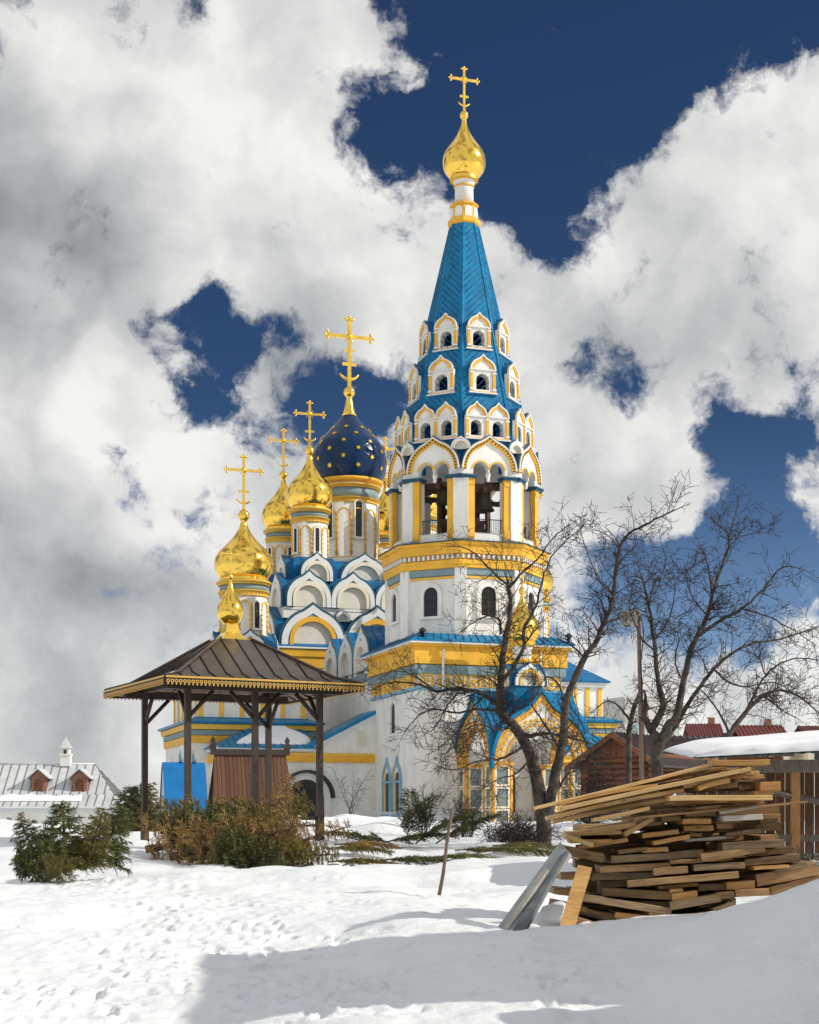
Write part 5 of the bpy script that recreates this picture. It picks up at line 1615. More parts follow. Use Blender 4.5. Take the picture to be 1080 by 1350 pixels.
apple_tree(T1, 31.0, 5, 'bare two stemmed apple tree in front of the church porch', 0.95, .85, .06)
T2 = [
    ([(868, 1080, 0), (866, 1000, 0), (867, 975, 0), (860, 962, 0), (874, 932, .1), (868, 901, .2), (862, 844, .4), (856, 800, .5), (846, 760, .6)], .15, .018),
    ([(868, 985, 0), (880, 960, -.1), (893, 940, -.2), (901, 901, -.3), (913, 852, -.5), (933, 811, -.6), (942, 774, -.7), (962, 713, -.8), (942, 688, -.9)], .12, .012),
    ([(962, 713, -.8), (968, 685, -.8), (976, 656, -.8)], .016, .007),
    ([(941, 803, -.6), (933, 746, -.3), (924, 720, -.1)], .03, .009),
    ([(872, 978, 0), (886, 964, .3), (909, 925, .5), (941, 882, .7), (982, 852, .9), (1030, 842, 1.1), (1080, 826, 1.2)], .075, .012),
    ([(925, 835, -.5), (950, 818, -.8), (978, 803, -1.1), (1007, 776, -1.4), (1031, 748, -1.6), (1062, 752, -1.8)], .045, .009),
    ([(962, 713, -.8), (985, 705, -.6), (1010, 702, -.4)], .014, .006),
    ([(941, 882, .7), (962, 900, .2), (985, 905, -.2), (1020, 900, -.5), (1050, 915, -.7)], .03, .008),
    ([(982, 803, -1.1), (1010, 812, -1.3), (1045, 830, -1.4), (1075, 850, -1.5)], .024, .007),
    ([(862, 844, .4), (880, 820, .1), (890, 780, -.1), (884, 750, -.2)], .024, .007),
    ([(864, 860, .3), (845, 838, .6), (830, 800, .9), (838, 765, 1.1)], .026, .007),
    ([(901, 901, -.3), (890, 870, -.7), (895, 840, -.9), (880, 815, -1.1)], .026, .007),
    ([(860, 965, 0), (850, 945, .1), (852, 930, .1)], .085, .06),
    ([(933, 811, -.6), (915, 790, -.1), (905, 760, .2), (915, 735, .4)], .022, .007),
    ([(855, 800, .5), (862, 770, .2), (878, 745, 0), (872, 715, -.1)], .016, .006),
]
apple_tree(T2, 33.0, 9, 'bare apple tree spreading over the snow roofed shed beside the lamp post', 0.95, .85, .06)
T3 = [
    ([(950, 1060, 0), (953, 985, 0), (962, 968, 0), (982, 941, .2), (1007, 917, .3), (1031, 910, .4), (1058, 922, .5), (1085, 945, .6)], .10, .012),
    ([(982, 941, .2), (1000, 905, -.2), (1020, 880, -.5), (1050, 868, -.7), (1085, 872, -.9)], .04, .009),
    ([(962, 968, 0), (948, 940, .3), (930, 915, .5), (915, 905, .7)], .035, .008),
    ([(1007, 917, .3), (1030, 935, .8), (1055, 950, 1.0)], .028, .008),
    ([(1010, 893, -.4), (1002, 865, -.2), (1015, 840, 0)], .022, .007),
]
apple_tree(T3, 36.0, 21, 'low leaning apple tree behind the snow covered shed roof', .95, .85, .12)
# a lopped small tree by the brown house, and scrub
T4 = [([(828, 1060, 0), (829, 1000, 0), (830, 960, 0), (838, 925, .1)], .10, .055), ([(830, 950, 0), (815, 930, .2), (800, 925, .3), (785, 935, .4)], .035, .009), ([(836, 935, 0), (845, 915, -.3), (848, 895, -.4)], .03, .008)]
apple_tree(T4, 38.0, 33, 'lopped dark tree stump with few shoots before the brown house', .8, .6)
def shrub(px, py, Z, n, h, spread, seed, label, m=M_TWIG, depth=1, lean=.0, group=None):
    rng = random.Random(seed); p = W(px, py, Z); z = gz(p.x, p.y) - .05
    t_ = thing('bare_shrub', label, 'shrub', (p.x, p.y, z), 0, group); mb_ = MB()
    for i in range(n):
        d = Vector((rng.uniform(-1, 1) * spread + lean, rng.uniform(-1, 1) * spread, 1))
        grow(mb_, Vector((rng.uniform(-.3, .3) * spread, rng.uniform(-.3, .3) * spread, 0)), d, h * rng.uniform(.55, 1.0), .010, rng, depth, .16, .04)
    link('twigs', mb_.mesh('twigs', m), t_)
shrub(692, 1112, 29, 60, .85, .8, 3, 'dark tangled shrub at the foot of the two stemmed apple tree', M_TWIG, 2)
shrub(660, 1098, 34, 40, .6, .9, 4, 'low brown scrub on the snow before the porch steps', M_TWIG, 2)
shrub(560, 1092, 36, 9, 2.0, .22, 6, 'slender saplings rising in front of the paired windows', M_TWIG, 1)
shrub(462, 1084, 42, 7, 1.5, .3, 7, 'thin leafless sapling against the white aisle wall', M_TWIG, 1)
shrub(1052, 1120, 19.5, 60, .50, .9, 8, 'fine twiggy shrub beside the lumber under the shed', M_TWIG, 2)
shrub(780, 1085, 34, 30, 1.5, .45, 10, 'tall scrub between the apple tree and the brown house', M_TWIG, 2)
shrub(615, 1092, 37, 26, 1.1, .6, 12, 'low scrub under the porch corner column', M_TWIG, 2)
# ------------------------------------------------------------------ small buildings round about
M_LOG = mat('brown_log_wall', (0.17, 0.062, 0.025), 0.75, var=.35, vscale=5, rnd=.18, stretch=(1, 1, 3), coord='World')
M_ROOFPLUM = mat('plum_brown_roof', (0.060, 0.038, 0.040), 0.5, var=.2, vscale=3, coord='World')
M_ZINC = mat('zinc_roof', (0.60, 0.62, 0.63), 0.5, metal=.1, var=.12, vscale=1.5, rnd=.06, coord='World', bump=.1, bscale=2)
M_ZSEAM = mat('zinc_seam', (0.16, 0.18, 0.19), 0.5, metal=.3)
M_BRICKR = mat('terracotta_trim', (0.27, 0.13, 0.08), 0.75, var=.2, vscale=6)
M_PLANK = mat('red_brown_plank', (0.115, 0.043, 0.017), 0.62, var=.45, vscale=7, rnd=.30, stretch=(6, 6, 1), coord='Object', bump=.2, bscale=20)
M_OLDWOOD = mat('weathered_plank', (0.15, 0.125, 0.10), 0.8, var=.35, vscale=6, rnd=.2, stretch=(5, 5, 1))
M_BRIGHTB = mat('bright_blue_sheet', (0.0, 0.15, 0.42), 0.35, var=.12, vscale=1.5, coord='World')
M_REDROOF = mat('dark_red_roof', (0.15, 0.028, 0.020), 0.6, var=.25, vscale=1.5, coord='World')
M_PALE = mat('pale_concrete', (0.50, 0.49, 0.46), 0.8, var=.08, vscale=.4, coord='World')
M_GREENEDGE = mat('green_roof_sheet', (0.045, 0.085, 0.06), 0.5, var=.2, vscale=4)

# white outbuilding with zinc roof, two dormers and a turret
OZ = 78.0
k_ = OZ / F_PX
ob = thing('outbuilding', 'low white outbuilding with seamed zinc roof and two wooden dormers', 'building', (W(20, 1063, OZ).x, OZ, -1.1), rad(2))
hw = 158 * k_; ze = CAM_H + 12 * k_ + 1.1; zr = ze + 58 * k_; dp_ = 3.2
b = MB(); b.box(-hw + .35, hw - .35, .4, 2 * dp_ - .4, 0, ze - .05); link('wall', b.mesh('wall', M_WHITE), ob)
b = MB(); b.box(-hw + .15, hw - .15, .2, .42, ze - .35, ze - .06); b.box(hw - .42, hw - .15, .42, 2 * dp_ - .2, ze - .35, ze - .06); link('eaves_moulding', b.mesh('eaves_moulding', M_TRIM), ob)
rx0, rx1 = -38 * k_, 90 * k_       # ridge ends
A_ = [(-hw, 0, ze), (hw, 0, ze), (hw - 1.35, 1.1, ze + .62), (-hw + 1.35, 1.1, ze + .62)]
B_ = [(-hw + 1.35, 1.1, ze + .62), (hw - 1.35, 1.1, ze + .62), (rx1, dp_, zr), (rx0 - 1.0, dp_, zr)]
C_ = [(hw, 0, ze), (hw, 2 * dp_, ze), (hw - 1.35, 2 * dp_ - 1.1, ze + .62), (hw - 1.35, 1.1, ze + .62)]
D_ = [(hw - 1.35, 1.1, ze + .62), (hw - 1.35, 2 * dp_ - 1.1, ze + .62), (rx1, dp_, zr), (rx1, dp_, zr)][:3]
for pl in (A_, B_, C_, D_):
    al = (0, 1, .0) if pl in (A_, B_) else (1, 0, 0)
    P3 = [Vector(p) for p in pl]
    st_, nn = strips(P3, Vector(al) - Vector((0, 0, 0)), .43)
    # run strips up the slope
    for s_ in st_:
        q = MB(); q.slab(s_, nn, .05); pn = link('roof_panel', q.mesh('roof_panel', M_ZINC), ob)
        u = (P3[1] - P3[0]).normalized(); lo_ = min((p - P3[0]).dot(u) for p in s_); ed = [p for p in s_ if abs((p - P3[0]).dot(u) - lo_) < 1e-3]
        if len(ed) == 2:
            q = MB(); q.tube([e + nn * .02 for e in ed], .022, 4); link('seam', q.mesh('seam', M_ZSEAM), pn)
b = MB(); b.tube([(rx0 - 1.0, dp_, zr + .02), (rx1, dp_, zr + .02)], .06, 6); link('ridge', b.mesh('ridge', M_ZINC), ob)
b = MB(); b.box(-hw, hw, -.10, .02, ze - .10, ze + .0); b.tube([(hw - .02, -.05, ze - .05), (hw - .1, .3, ze - .4), (hw - .3, .33, ze - .6), (hw - .3, .33, .2)], .06, 6); link('gutter', b.mesh('gutter', M_TRIM), ob)
for xpx in (24, 79):
    x = (xpx) * k_ - .02
    d_ = link('dormer', (lambda q: (q.box(-.37, .37, -.02, 1.6, -.1, .72), q)[1])(MB()).mesh('dormer', M_BRICKR), ob, (x, 1.35, ze + .83))
    q = MB(); q.slab([(-.60, -.25, .60), (0, -.25, 1.12), (0, 1.9, 1.12), (-.60, 1.9, .60)], (-.6, 0, .75), -.06); q.slab([(0, -.25, 1.12), (.60, -.25, .60), (.60, 1.9, .60), (0, 1.9, 1.12)], (.6, 0, .75), -.06); link('dormer_roof', q.mesh('dormer_roof', M_ZINC), d_)
    q = MB(); q.prism([(-.37, .72), (.37, .72), (0, 1.05)], -.02, .3); link('gable', q.mesh('gable', M_BRICKR), d_)
    q = MB(); q.prism(arch_pts(.46, .66, 8, 0, -.02), -.05, .0); link('shutter', q.mesh('shutter', M_LOG), d_)
    q = MB(); q.ring(arch_pts(.58, .76, 8, 0, -.05), arch_pts(.46, .66, 8, 0, -.02)[0:0] or arch_pts(.45, .68, 8, 0, -.05), -.09, .0); link('frame', q.mesh('frame', M_BRICKR), d_)
x = 51 * k_
b = MB(); b.cbox((x, dp_, zr + .20), (.52, .52, .6)); b.cbox((x, dp_, zr + .62), (.44, .44, .5)); b.cbox((x, dp_, zr + .52), (.62, .62, .07)); tu = link('turret', b.mesh('turret', M_WHITE), ob)
b = MB(); b.lathe([(.48, 0), (.30, .14), (.0, .62)], 4, (x, dp_, zr + .87), math.pi / 4, smooth=False); link('turret_roof', b.mesh('turret_roof', M_ZINC), tu)
b = MB(); b.cbox((x, dp_ - .24, zr + .64), (.14, .06, .26)); link('opening', b.mesh('opening', M_IRON), tu)
nx_, vv, ff = 60, [], []                    # old snow along the eaves
for i in range(nx_ + 1):
    x = -hw + 1.6 + (i / nx_) * (hw * 1.28); w_ = .28 + .18 * mnoise.noise((x * 1.3, 0, 5)); h_ = .10 + .05 * mnoise.noise((x * 2.1, 4, 1))
    for y, z in ((.42, .0), (.45, h_), (.45 + w_, h_ + .25 * w_), (.50 + w_ * 1.3, .0)):
        vv.append((x, y, ze + .56 * y + z + .03))
for i in range(nx_):
    for j in range(3):
        ff.append((i * 4 + j, i * 4 + 4 + j, i * 4 + 5 + j, i * 4 + 1 + j))
b = MB(); b.add(vv, ff, 0, True); link('roof_snow', b.mesh('roof_snow', M_SNOWCAP), ob)

# plank-roofed well house behind the gazebo
wz = 47.0; wk = wz / F_PX
wh = thing('well_house', 'wooden well house with steep red brown plank roof and carved ridge', 'well house', (W(330, 1000, wz).x, wz, 1.0), rad(13))
L_, zr_, ze_ = 47 * wk, CAM_H + 82 * wk - 1.0, .25
run = 1.25
for sgn in (-1, 1):
    pl = [(-L_ * 1.18, sgn * run, ze_), (L_ * 1.18, sgn * run, ze_), (L_, 0, zr_), (-L_, 0, zr_)]
    if sgn > 0:
        pl = pl[::-1]
    P3 = [Vector(p) for p in pl]
    base_ = link('roof_side', (lambda q: (q.slab([p - (P3[1] - P3[0]).cross(P3[2] - P3[0]).normalized() * .04 for p in P3], (P3[1] - P3[0]).cross(P3[2] - P3[0]), .03), q)[1])(MB()).mesh('roof_side', M_DARKWOOD), wh)
    st_, nn = strips(P3, Vector((0, -sgn * run, zr_)), .125, .012, .006)
    for s_ in st_:
        q = MB(); q.slab(s_, nn, .03); link('plank', q.mesh('plank', M_PLANK), base_)
b = MB(); b.box(-L_ - .12, L_ + .12, -.10, .10, zr_ - .06, zr_ + .12); rd = link('ridge_board', b.mesh('ridge_board', M_DARKWOOD), wh)
for sgn in (-1, 1):
    q = MB(); q.prism([(-.09, 0), (.09, 0), (.12, .12), (.05, .2), (.08, .3), (0, .42), (-.08, .3), (-.05, .2), (-.12, .12)], -.04, .04); link('finial', q.mesh('finial', M_DARKWOOD), rd, (sgn * (L_ + .05), 0, zr_ + .1), math.pi / 2 * 0)
for sgn in (-1, 1):
    q = MB(); q.add([(sgn * (L_ - .02), -run * .92, ze_), (sgn * (L_ - .02), run * .92, ze_), (sgn * (L_ - .02), 0, zr_ - .05), (sgn * (L_ - .1), -run * .92, ze_), (sgn * (L_ - .1), run * .92, ze_), (sgn * (L_ - .1), 0, zr_ - .05)], [(0, 1, 2), (5, 4, 3), (0, 3, 4, 1), (1, 4, 5, 2), (2, 5, 3, 0)]); link('gable', q.mesh('gable', M_OLDWOOD), wh)
b = MB(); b.box(-L_ * .85, L_ * .85, -.75, .75, -.3, .5); link('well_frame', b.mesh('well_frame', M_LOG), wh)

# blue-roofed kiosk
kz = 62.0; kk = kz / F_PX
ks = thing('kiosk', 'small kiosk under a bright blue curved sheet roof', 'kiosk', (W(242, 1040, kz).x, kz, .9), rad(16))
hw_, rh = 28 * kk, CAM_H + 70 * kk - .9
prof = [(-1.1, .2), (-1.0, .8), (-.82, 1.4), (-.55, 2.0), (-.28, rh - .22), (0, rh)]
prof2 = prof + [(-a_, z) for a_, z in prof[-2::-1]]
b = MB()
for i in range(len(prof2) - 1):
    (a0, z0), (a1, z1) = prof2[i], prof2[i + 1]
    b.slab([(-hw_, a0, z0), (hw_, a0, z0), (hw_, a1, z1), (-hw_, a1, z1)], Vector((1, 0, 0)).cross(Vector((0, a1 - a0, z1 - z0))), .05)
link('roof', b.mesh('roof', M_BRIGHTB), ks)
b = MB(); n2 = len(prof2)
for s in (-1, 1):
    v = [(s * (hw_ - .05), a_ * .92, z * .97) for a_, z in prof2] + [(s * (hw_ - .13), a_ * .92, z * .97) for a_, z in prof2]
    b.add(v, [tuple(range(n2)), tuple(range(2 * n2 - 1, n2 - 1, -1))] + [(i, i + n2, i + 1 + n2, i + 1) for i in range(n2 - 1)])
link('end_wall', b.mesh('end_wall', M_WHITE), ks)
q = MB()
for x in (-.1, .45):
    q.lathe([(.10, 0), (.10, .3), (.02, .5)], 8, (x, 0, rh))
link('finial', q.mesh('finial', M_GREYBLUE), ks)

# brown log house on the right
hz = 56.0; hk = hz / F_PX
hs = thing('log_house', 'brown log house with plum brown roof behind the apple trees', 'house', (W(816, 1030, hz).x, hz, .9), rad(-36))
ww, ll = 1.45, 6.2; zr2 = CAM_H + 109 * hk - .9; ze2 = zr2 - .95
def Lp(n, b, m, par=None, **k): return link(n, b.mesh(n, m), par or hs, **k)
b = MB(); b.box(-ww + .12, ww - .12, .12, ll - .1, 0, ze2 + .1); core = Lp('wall_core', b, M_LOG)
for i in range(int(ze2 / .22) + 1):
    q = MB(); z = .11 + i * .22
    q.tube([(-ww - .15, .08, z), (ww + .15, .08, z)], .12, 7); q.tube([(ww - .08, -.15, z + .11), (ww - .08, ll, z + .11)], .12, 7); q.tube([(-ww + .08, -.15, z + .11), (-ww + .08, ll, z + .11)], .12, 7)
    Lp('log', q, M_LOG, core)
st_, nn = strips([Vector((-ww, .02, ze2)), Vector((ww, .02, ze2)), Vector((0, .02, zr2 - .08))], (0, 0, 1), .22, .012, .008)
for s_ in st_:
    q = MB(); q.slab(s_, nn, .04); Lp('gable_board', q, M_LOG, core)
for sgn in (-1, 1):
    q = MB(); a_ = [(sgn * (ww + .5), -.55, ze2 - .30), (sgn * (ww + .5), ll + .4, ze2 - .30), (0, ll + .4, zr2), (0, -.55, zr2)]
    if sgn < 0:
        a_ = a_[::-1]
    q.slab(a_, (sgn * .55, 0, .8), .08); r_ = Lp('roof', q, M_ROOFPLUM)
    q = MB()
    for i in range(24):
        y = -.5 + i * (ll + .85) / 23
        q.tube([(sgn * (ww + .5), y, ze2 - .28), (0, y, zr2 + .02)], .028, 4)
    Lp('roof_rib', q, M_ROOFPLUM, r_)
    q = MB(); q.slab([(0, -.58, zr2 + .02), (sgn * (ww + .52), -.58, ze2 - .28), (sgn * (ww + .52), -.58, ze2 - .48), (0, -.58, zr2 - .2)][::(1 if sgn > 0 else -1)], (0, -1, 0), .04); Lp('bargeboard', q, M_LOG, r_)
q = MB(); q.box(ww + .02, ww + .12, 1.4, 2.3, .7, 1.7); wn_ = Lp('window', q, M_TRIM); q = MB(); q.box(ww + .1, ww + .14, 1.5, 2.2, .8, 1.6); Lp('pane', q, M_GLASS, wn_)
q = MB(); q.box(-.45, .45, -.1, -.02, .7, 1.6); wn_ = Lp('window', q, M_OLDWOOD); q = MB(); q.box(-.36, .36, -.13, -.09, .78, 1.52); Lp('pane', q, M_GLASS, wn_)
# a longer low barn roof behind it to the right
bz = 64.0; bk = bz / F_PX
bn_ = thing('barn', 'long low barn with plum brown ribbed roof beside the log house', 'barn', (W(930, 1000, bz).x, bz, .8), rad(6))
b = MB(); b.box(-2.6, 3.4, 0, 4, 0, CAM_H + 78 * bk - .8); link('wall', b.mesh('wall', M_LOG), bn_)
z0_, z1_ = CAM_H + 80 * bk - .8, CAM_H + 108 * bk - .8
b = MB(); b.slab([(-2.9, -.5, z0_), (3.7, -.5, z0_), (3.7, 2, z1_), (-2.9, 2, z1_)], (0, -.4, 1), .08); b.slab([(-2.9, 2, z1_), (3.7, 2, z1_), (3.7, 4.5, z0_), (-2.9, 4.5, z0_)], (0, .4, 1), .08); r_ = link('roof', b.mesh('roof', M_ROOFPLUM), bn_)
q = MB()
for i in range(26):
    x = -2.85 + i * 6.5 / 25; q.tube([(x, -.5, z0_ + .02), (x, 2, z1_ + .02)], .035, 4)
link('roof_rib', q.mesh('roof_rib', M_ROOFPLUM), r_)

# far houses with red roofs, and a pale block
for i, (x0, x1, y0, y1, Z, lab) in enumerate(((910, 957, 951, 974, 120, 'far house with dark red roof nearest the lamp post'), (977, 1043, 953, 974, 122, 'far house with wide dark red roof behind the leaning apple tree'), (1067, 1120, 954, 974, 121, 'far house with red roof at the edge beyond the shed snow'))):
    c = W((x0 + x1) / 2, y1, Z); w_ = (x1 - x0) * Z / F_PX / 2; h_ = (y1 - y0) * Z / F_PX
    hh_ = thing('red_roofed_house', lab, 'house', (c.x, Z, .2), rad(-4 + 3 * i), 'far houses with red roofs')
    ze3 = c.z - .2
    b = MB(); b.box(-w_ * .96, w_ * .96, .4, 6, -1, ze3); wl3 = link('wall', b.mesh('wall', M_CREAM), hh_)
    b = MB(); b.slab([(-w_, 0, ze3), (w_, 0, ze3), (w_, 3.2, ze3 + h_), (-w_, 3.2, ze3 + h_)], (0, -.4, 1), .15); b.slab([(-w_, 3.2, ze3 + h_), (w_, 3.2, ze3 + h_), (w_, 6.4, ze3), (-w_, 6.4, ze3)], (0, .4, 1), .15); rr_ = link('roof', b.mesh('roof', M_REDROOF), hh_)
    b = MB(); b.box(w_ * .3, w_ * .3 + .5, 3, 3.5, ze3 + h_ - .3, ze3 + h_ + .5); link('chimney', b.mesh('chimney', M_BRICKR), rr_)
    q = MB()
    for j in range(12):
        x = -w_ + (j + .5) * w_ / 6; q.tube([(x, 0, ze3 + .03), (x, 3.2, ze3 + h_ + .03)], .04, 4)
    link('roof_rib', q.mesh('roof_rib', M_REDROOF), rr_)
    for j in (-1, 0, 1):
        q = MB(); q.box(j * w_ * .5 - .4, j * w_ * .5 + .4, .34, .45, ze3 - 1.8, ze3 - .6); wn_ = link('window', q.mesh('window', M_TRIM), hh_)
        q = MB(); q.box(j * w_ * .5 - .3, j * w_ * .5 + .3, .31, .35, ze3 - 1.7, ze3 - .7); link('pane', q.mesh('pane', M_GLASS), wn_)
pz = 170.0; pk = pz / F_PX
pb_ = thing('pale_building', 'pale flat roofed concrete building far behind the apple trees', 'building', (W(860, 970, pz).x, pz, 0), rad(24))
b = MB(); b.box(-3.6, 3.6, 0, 6.5, -1, CAM_H + 152 * pk); link('wall', b.mesh('wall', M_PALE), pb_)
b = MB(); b.box(-3.75, 3.75, -.15, 6.65, CAM_H + 152 * pk, CAM_H + 155 * pk); link('parapet', b.mesh('parapet', M_PALE), pb_)
for i in range(3):
    for j in range(3):
        x = -2.4 + i * 2.4; z = 4.0 + j * 3.2
        q = MB(); q.box(x - .6, x + .6, -.08, .04, z, z + 1.4); wn_ = link('window', q.mesh('window', M_TRIM), pb_)
        q = MB(); q.box(x - .5, x + .5, -.11, -.06, z + .1, z + 1.3); link('pane', q.mesh('pane', M_GREYBLUE), wn_)

# snow-laden open shed at the right edge
sz = 20.5; sk = sz / F_PX
s0 = W(938, 1000, sz)
sh = thing('open_shed', 'open plank shed with thick snow on its green sheet roof', 'shed', (s0.x, sz, .45), rad(-3))
zs = s0.z - .45; wS, dS = 4.2, 3.4
b = MB()
n_c = 56
for i in range(n_c):                        # corrugated sheet
    x0, x1 = -.2 + wS * i / n_c, -.2 + wS * (i + 1) / n_c
    h0, h1 = .018 * (i % 2), .018 * ((i + 1) % 2)
    up0, up1 = x0 * .05, x1 * .05
    b.slab([(x0, -.35, zs + h0 + up0), (x1, -.35, zs + h1 + up1), (x1, dS, zs + .25 + h1 + up1), (x0, dS, zs + .25 + h0 + up0)], (0, 0, 1), .015)
link('roof_sheet', b.mesh('roof_sheet', M_GREENEDGE), sh)
nx_, ny_ = 70, 16; vv = []; ff = []
for j in range(ny_ + 1):
    for i in range(nx_ + 1):
        s, t_ = i / nx_, j / ny_
        x = -.26 + (wS + .1) * s; y = -.40 + (dS + .3) * t_
        e_ = min(1, s / .10) ** .5 * min(1, (t_ + .02) / .06) ** .5
        th_ = (.13 + .09 * min(1, s * 1.6)) * e_ + .035 * mnoise.noise((x * 1.4, y * 1.4, 0)) * e_
        xo = .05 * mnoise.noise((3, y * 2, 8)) * (1 if i == 0 else 0)
        yo = .06 * mnoise.noise((x * 2.5, 0, 8)) * (1 if j == 0 else 0)
        vv.append((x + xo, y + yo, zs + .024 + x * .05 + .07 * max(0, y) + th_))
nt0 = len(vv)
for i in range(nx_ + 1):
    x = vv[i]; vv.append((x[0], x[1] + .03, zs + .02 + x[0] * .05))
for j in range(ny_ + 1):
    x = vv[j * (nx_ + 1)]; vv.append((x[0] + .03, x[1], zs + .02 + .07 * max(0, x[1])))
for j in range(ny_):
    for i in range(nx_):
        a = j * (nx_ + 1) + i; ff.append((a, a + 1, a + nx_ + 2, a + nx_ + 1))
for i in range(nx_):
    ff.append((nt0 + i, nt0 + i + 1, i + 1, i))
for j in range(ny_):
    c0 = nt0 + nx_ + 1 + j; ff.append((c0 + 1, c0, j * (nx_ + 1), (j + 1) * (nx_ + 1)))
b = MB(); b.add(vv, ff, 0, True); link('roof_snow', b.mesh('roof_snow', M_SNOWCAP), sh)
M_POST = mat('honey_post', (0.36, 0.17, 0.05), 0.65, var=.25, vscale=5, stretch=(4, 4, 1))
for x, y in ((1.12, .0), (3.7, .0), (.1, dS - .3), (3.7, dS - .3)):
    b = MB(); b.cbox((0, 0, zs / 2 - .2), (.11, .11, zs + .35)); link('post', b.mesh('post', M_POST), sh, (x, y, 0))
b = MB(); b.box(-.1, wS - .3, -.08, .08, zs - .19, zs - .02); link('beam', b.mesh('beam', M_OLDWOOD), sh)
b = MB(); b.tube([(-.05, .0, zs - .25), (1.6, .0, zs - .62)], .05, 4); link('brace', b.mesh('brace', M_OLDWOOD), sh)
for i in range(26):
    x = .1 + i * .15
    b = MB(); b.box(x, x + .135, dS - .26, dS - .22 + R.uniform(0, .01), 0, zs - .05 - .02 * R.random()); link('plank', b.mesh('plank', M_PLANK if i % 7 else M_OLDWOOD), sh)
for z in (.55, .80):
    b = MB(); b.box(.6, wS, -.05, .05, z, z + .09); link('rail', b.mesh('rail', M_OLDWOOD), sh)

# lamp post with a boxy floodlight
lp_z = 36.0; lk = lp_z / F_PX; p0 = W(848, 1060, lp_z)
lp = thing('lamp_post', 'leaning thin wooden lamp post with boxy floodlight between the apple trees', 'lamp post', (p0.x, lp_z, gz(p0.x, lp_z) - .3))
top_ = W(842, 806, lp_z) - lp.location
M_LPOST = mat('lamp_post_wood', (0.22, 0.15, 0.11), 0.7, var=.2, vscale=6, stretch=(3, 3, .5))
b = MB(); b.tube([(0, 0, 0), top_ * .5, top_], [.062, .055, .048], 8); link('post', b.mesh('post', M_LPOST), lp)
M_LAMPB = mat('weathered_lamp_housing', (0.36, 0.34, 0.30), 0.5, var=.2, vscale=8)
b = MB(); b.prism([(-.22, -.15), (.15, -.19), (.15, .18), (.0, .21), (-.22, .10)], -.13, .13); hd = link('lamp_head', b.mesh('lamp_head', M_LAMPB), lp, (top_.x - .19, top_.y, top_.z - .18))
b = MB(); b.box(-.14, .10, -.10, .10, -.17, -.145); link('lamp_glass', b.mesh('lamp_glass', M_GLASS), hd)
b = MB(); b.box(-.20, .16, -.15, .15, .10, .13); link('lamp_hood', b.mesh('lamp_hood', M_LAMPB), hd, (0, 0, .06), 0, (0, -.12, 0))
b = MB(); b.tube([(top_.x + .03, -.06, top_.z - .1), (top_.x + .12, -.05, top_.z - .45), (top_.x + .05, -.05, top_.z - 1.2), (.09, -.05, 1.0)], .015, 5); link('cable', b.mesh('cable', M_IRON), lp)

# cottage added out of view to cast the shade over the near snow
ct = thing('shade_cottage', 'unseen timber house added to shade the near snow', 'shade_cottage', (6.65, 10.0, .2), rad(10))
b = MB(); b.add([(-1.8, 0, 0), (1.8, 0, 0), (1.8, 2.7, 0), (-1.8, 2.7, 0), (-1.8, 0, 3.95), (1.8, 0, 3.95), (1.8, 2.7, 3.95), (-1.8, 2.7, 3.95), (0, 0, 5.3), (0, 2.7, 5.3)], [(0, 1, 5, 8, 4), (1, 2, 6, 5), (2, 3, 7, 9, 6), (3, 0, 4, 7), (4, 8, 9, 7), (5, 6, 9, 8)]); link('wall', b.mesh('wall', M_LOG), ct)
b = MB()
for q in (-1, 1):
    pl = [(q * 2.15, -.2, 3.8), (q * 2.15, 2.9, 3.8), (0, 2.9, 5.44), (0, -.2, 5.44)]
    b.slab(pl if q > 0 else pl[::-1], (q * .5, 0, 1), .1)
link('roof', b.mesh('roof', M_ROOFPLUM), ct)
b = MB(); b.box(-2.5, 1.6, -3.4, -.06, 0, 2.25); link('lean_to', b.mesh('lean_to', M_LOG), ct)  # low wing added to stretch the shade across the nearest snow
b = MB(); b.slab([(-2.75, -3.6, 2.3), (1.8, -3.6, 2.9), (1.8, -.04, 2.9), (-2.75, -.04, 2.3)], (0, 0, 1), .1); link('lean_to_roof', b.mesh('lean_to_roof', M_ROOFPLUM), ct)

# dark evergreens beyond the left outbuilding and small plants by its wall
def fir(px, py, Z, key, sc, lab):
    p = W(px, py, Z); put_spruce(key, p, (0, 0, 1), lab, sc, px, 'evergreens round the outbuilding')
for px, py, Z, key, sc, lab in ((172, 1112, 62, 'green', 1.9, 'dark evergreen just right of the white outbuilding'), (186, 1108, 66, 'green', 2.0, 'dark evergreen close behind the thin gazebo post'), (160, 1112, 58, 'olive', .8, 'small yellowish evergreen by the corner of the outbuilding'), (28, 1106, 52, 'olive', .55, 'short olive shrub at the outbuilding wall near the dormer'), (12, 1106, 50, 'olive', .42, 'smallest yellow green shrub at the outbuilding wall'), (198, 1110, 60, 'olive', 1.4, 'olive evergreen between gazebo post and blue kiosk'), (45, 1105, 51, 'green', .5, 'thin dark evergreen beside the tallest dumped spruce')):
    fir(px, py, Z, key, sc, lab)
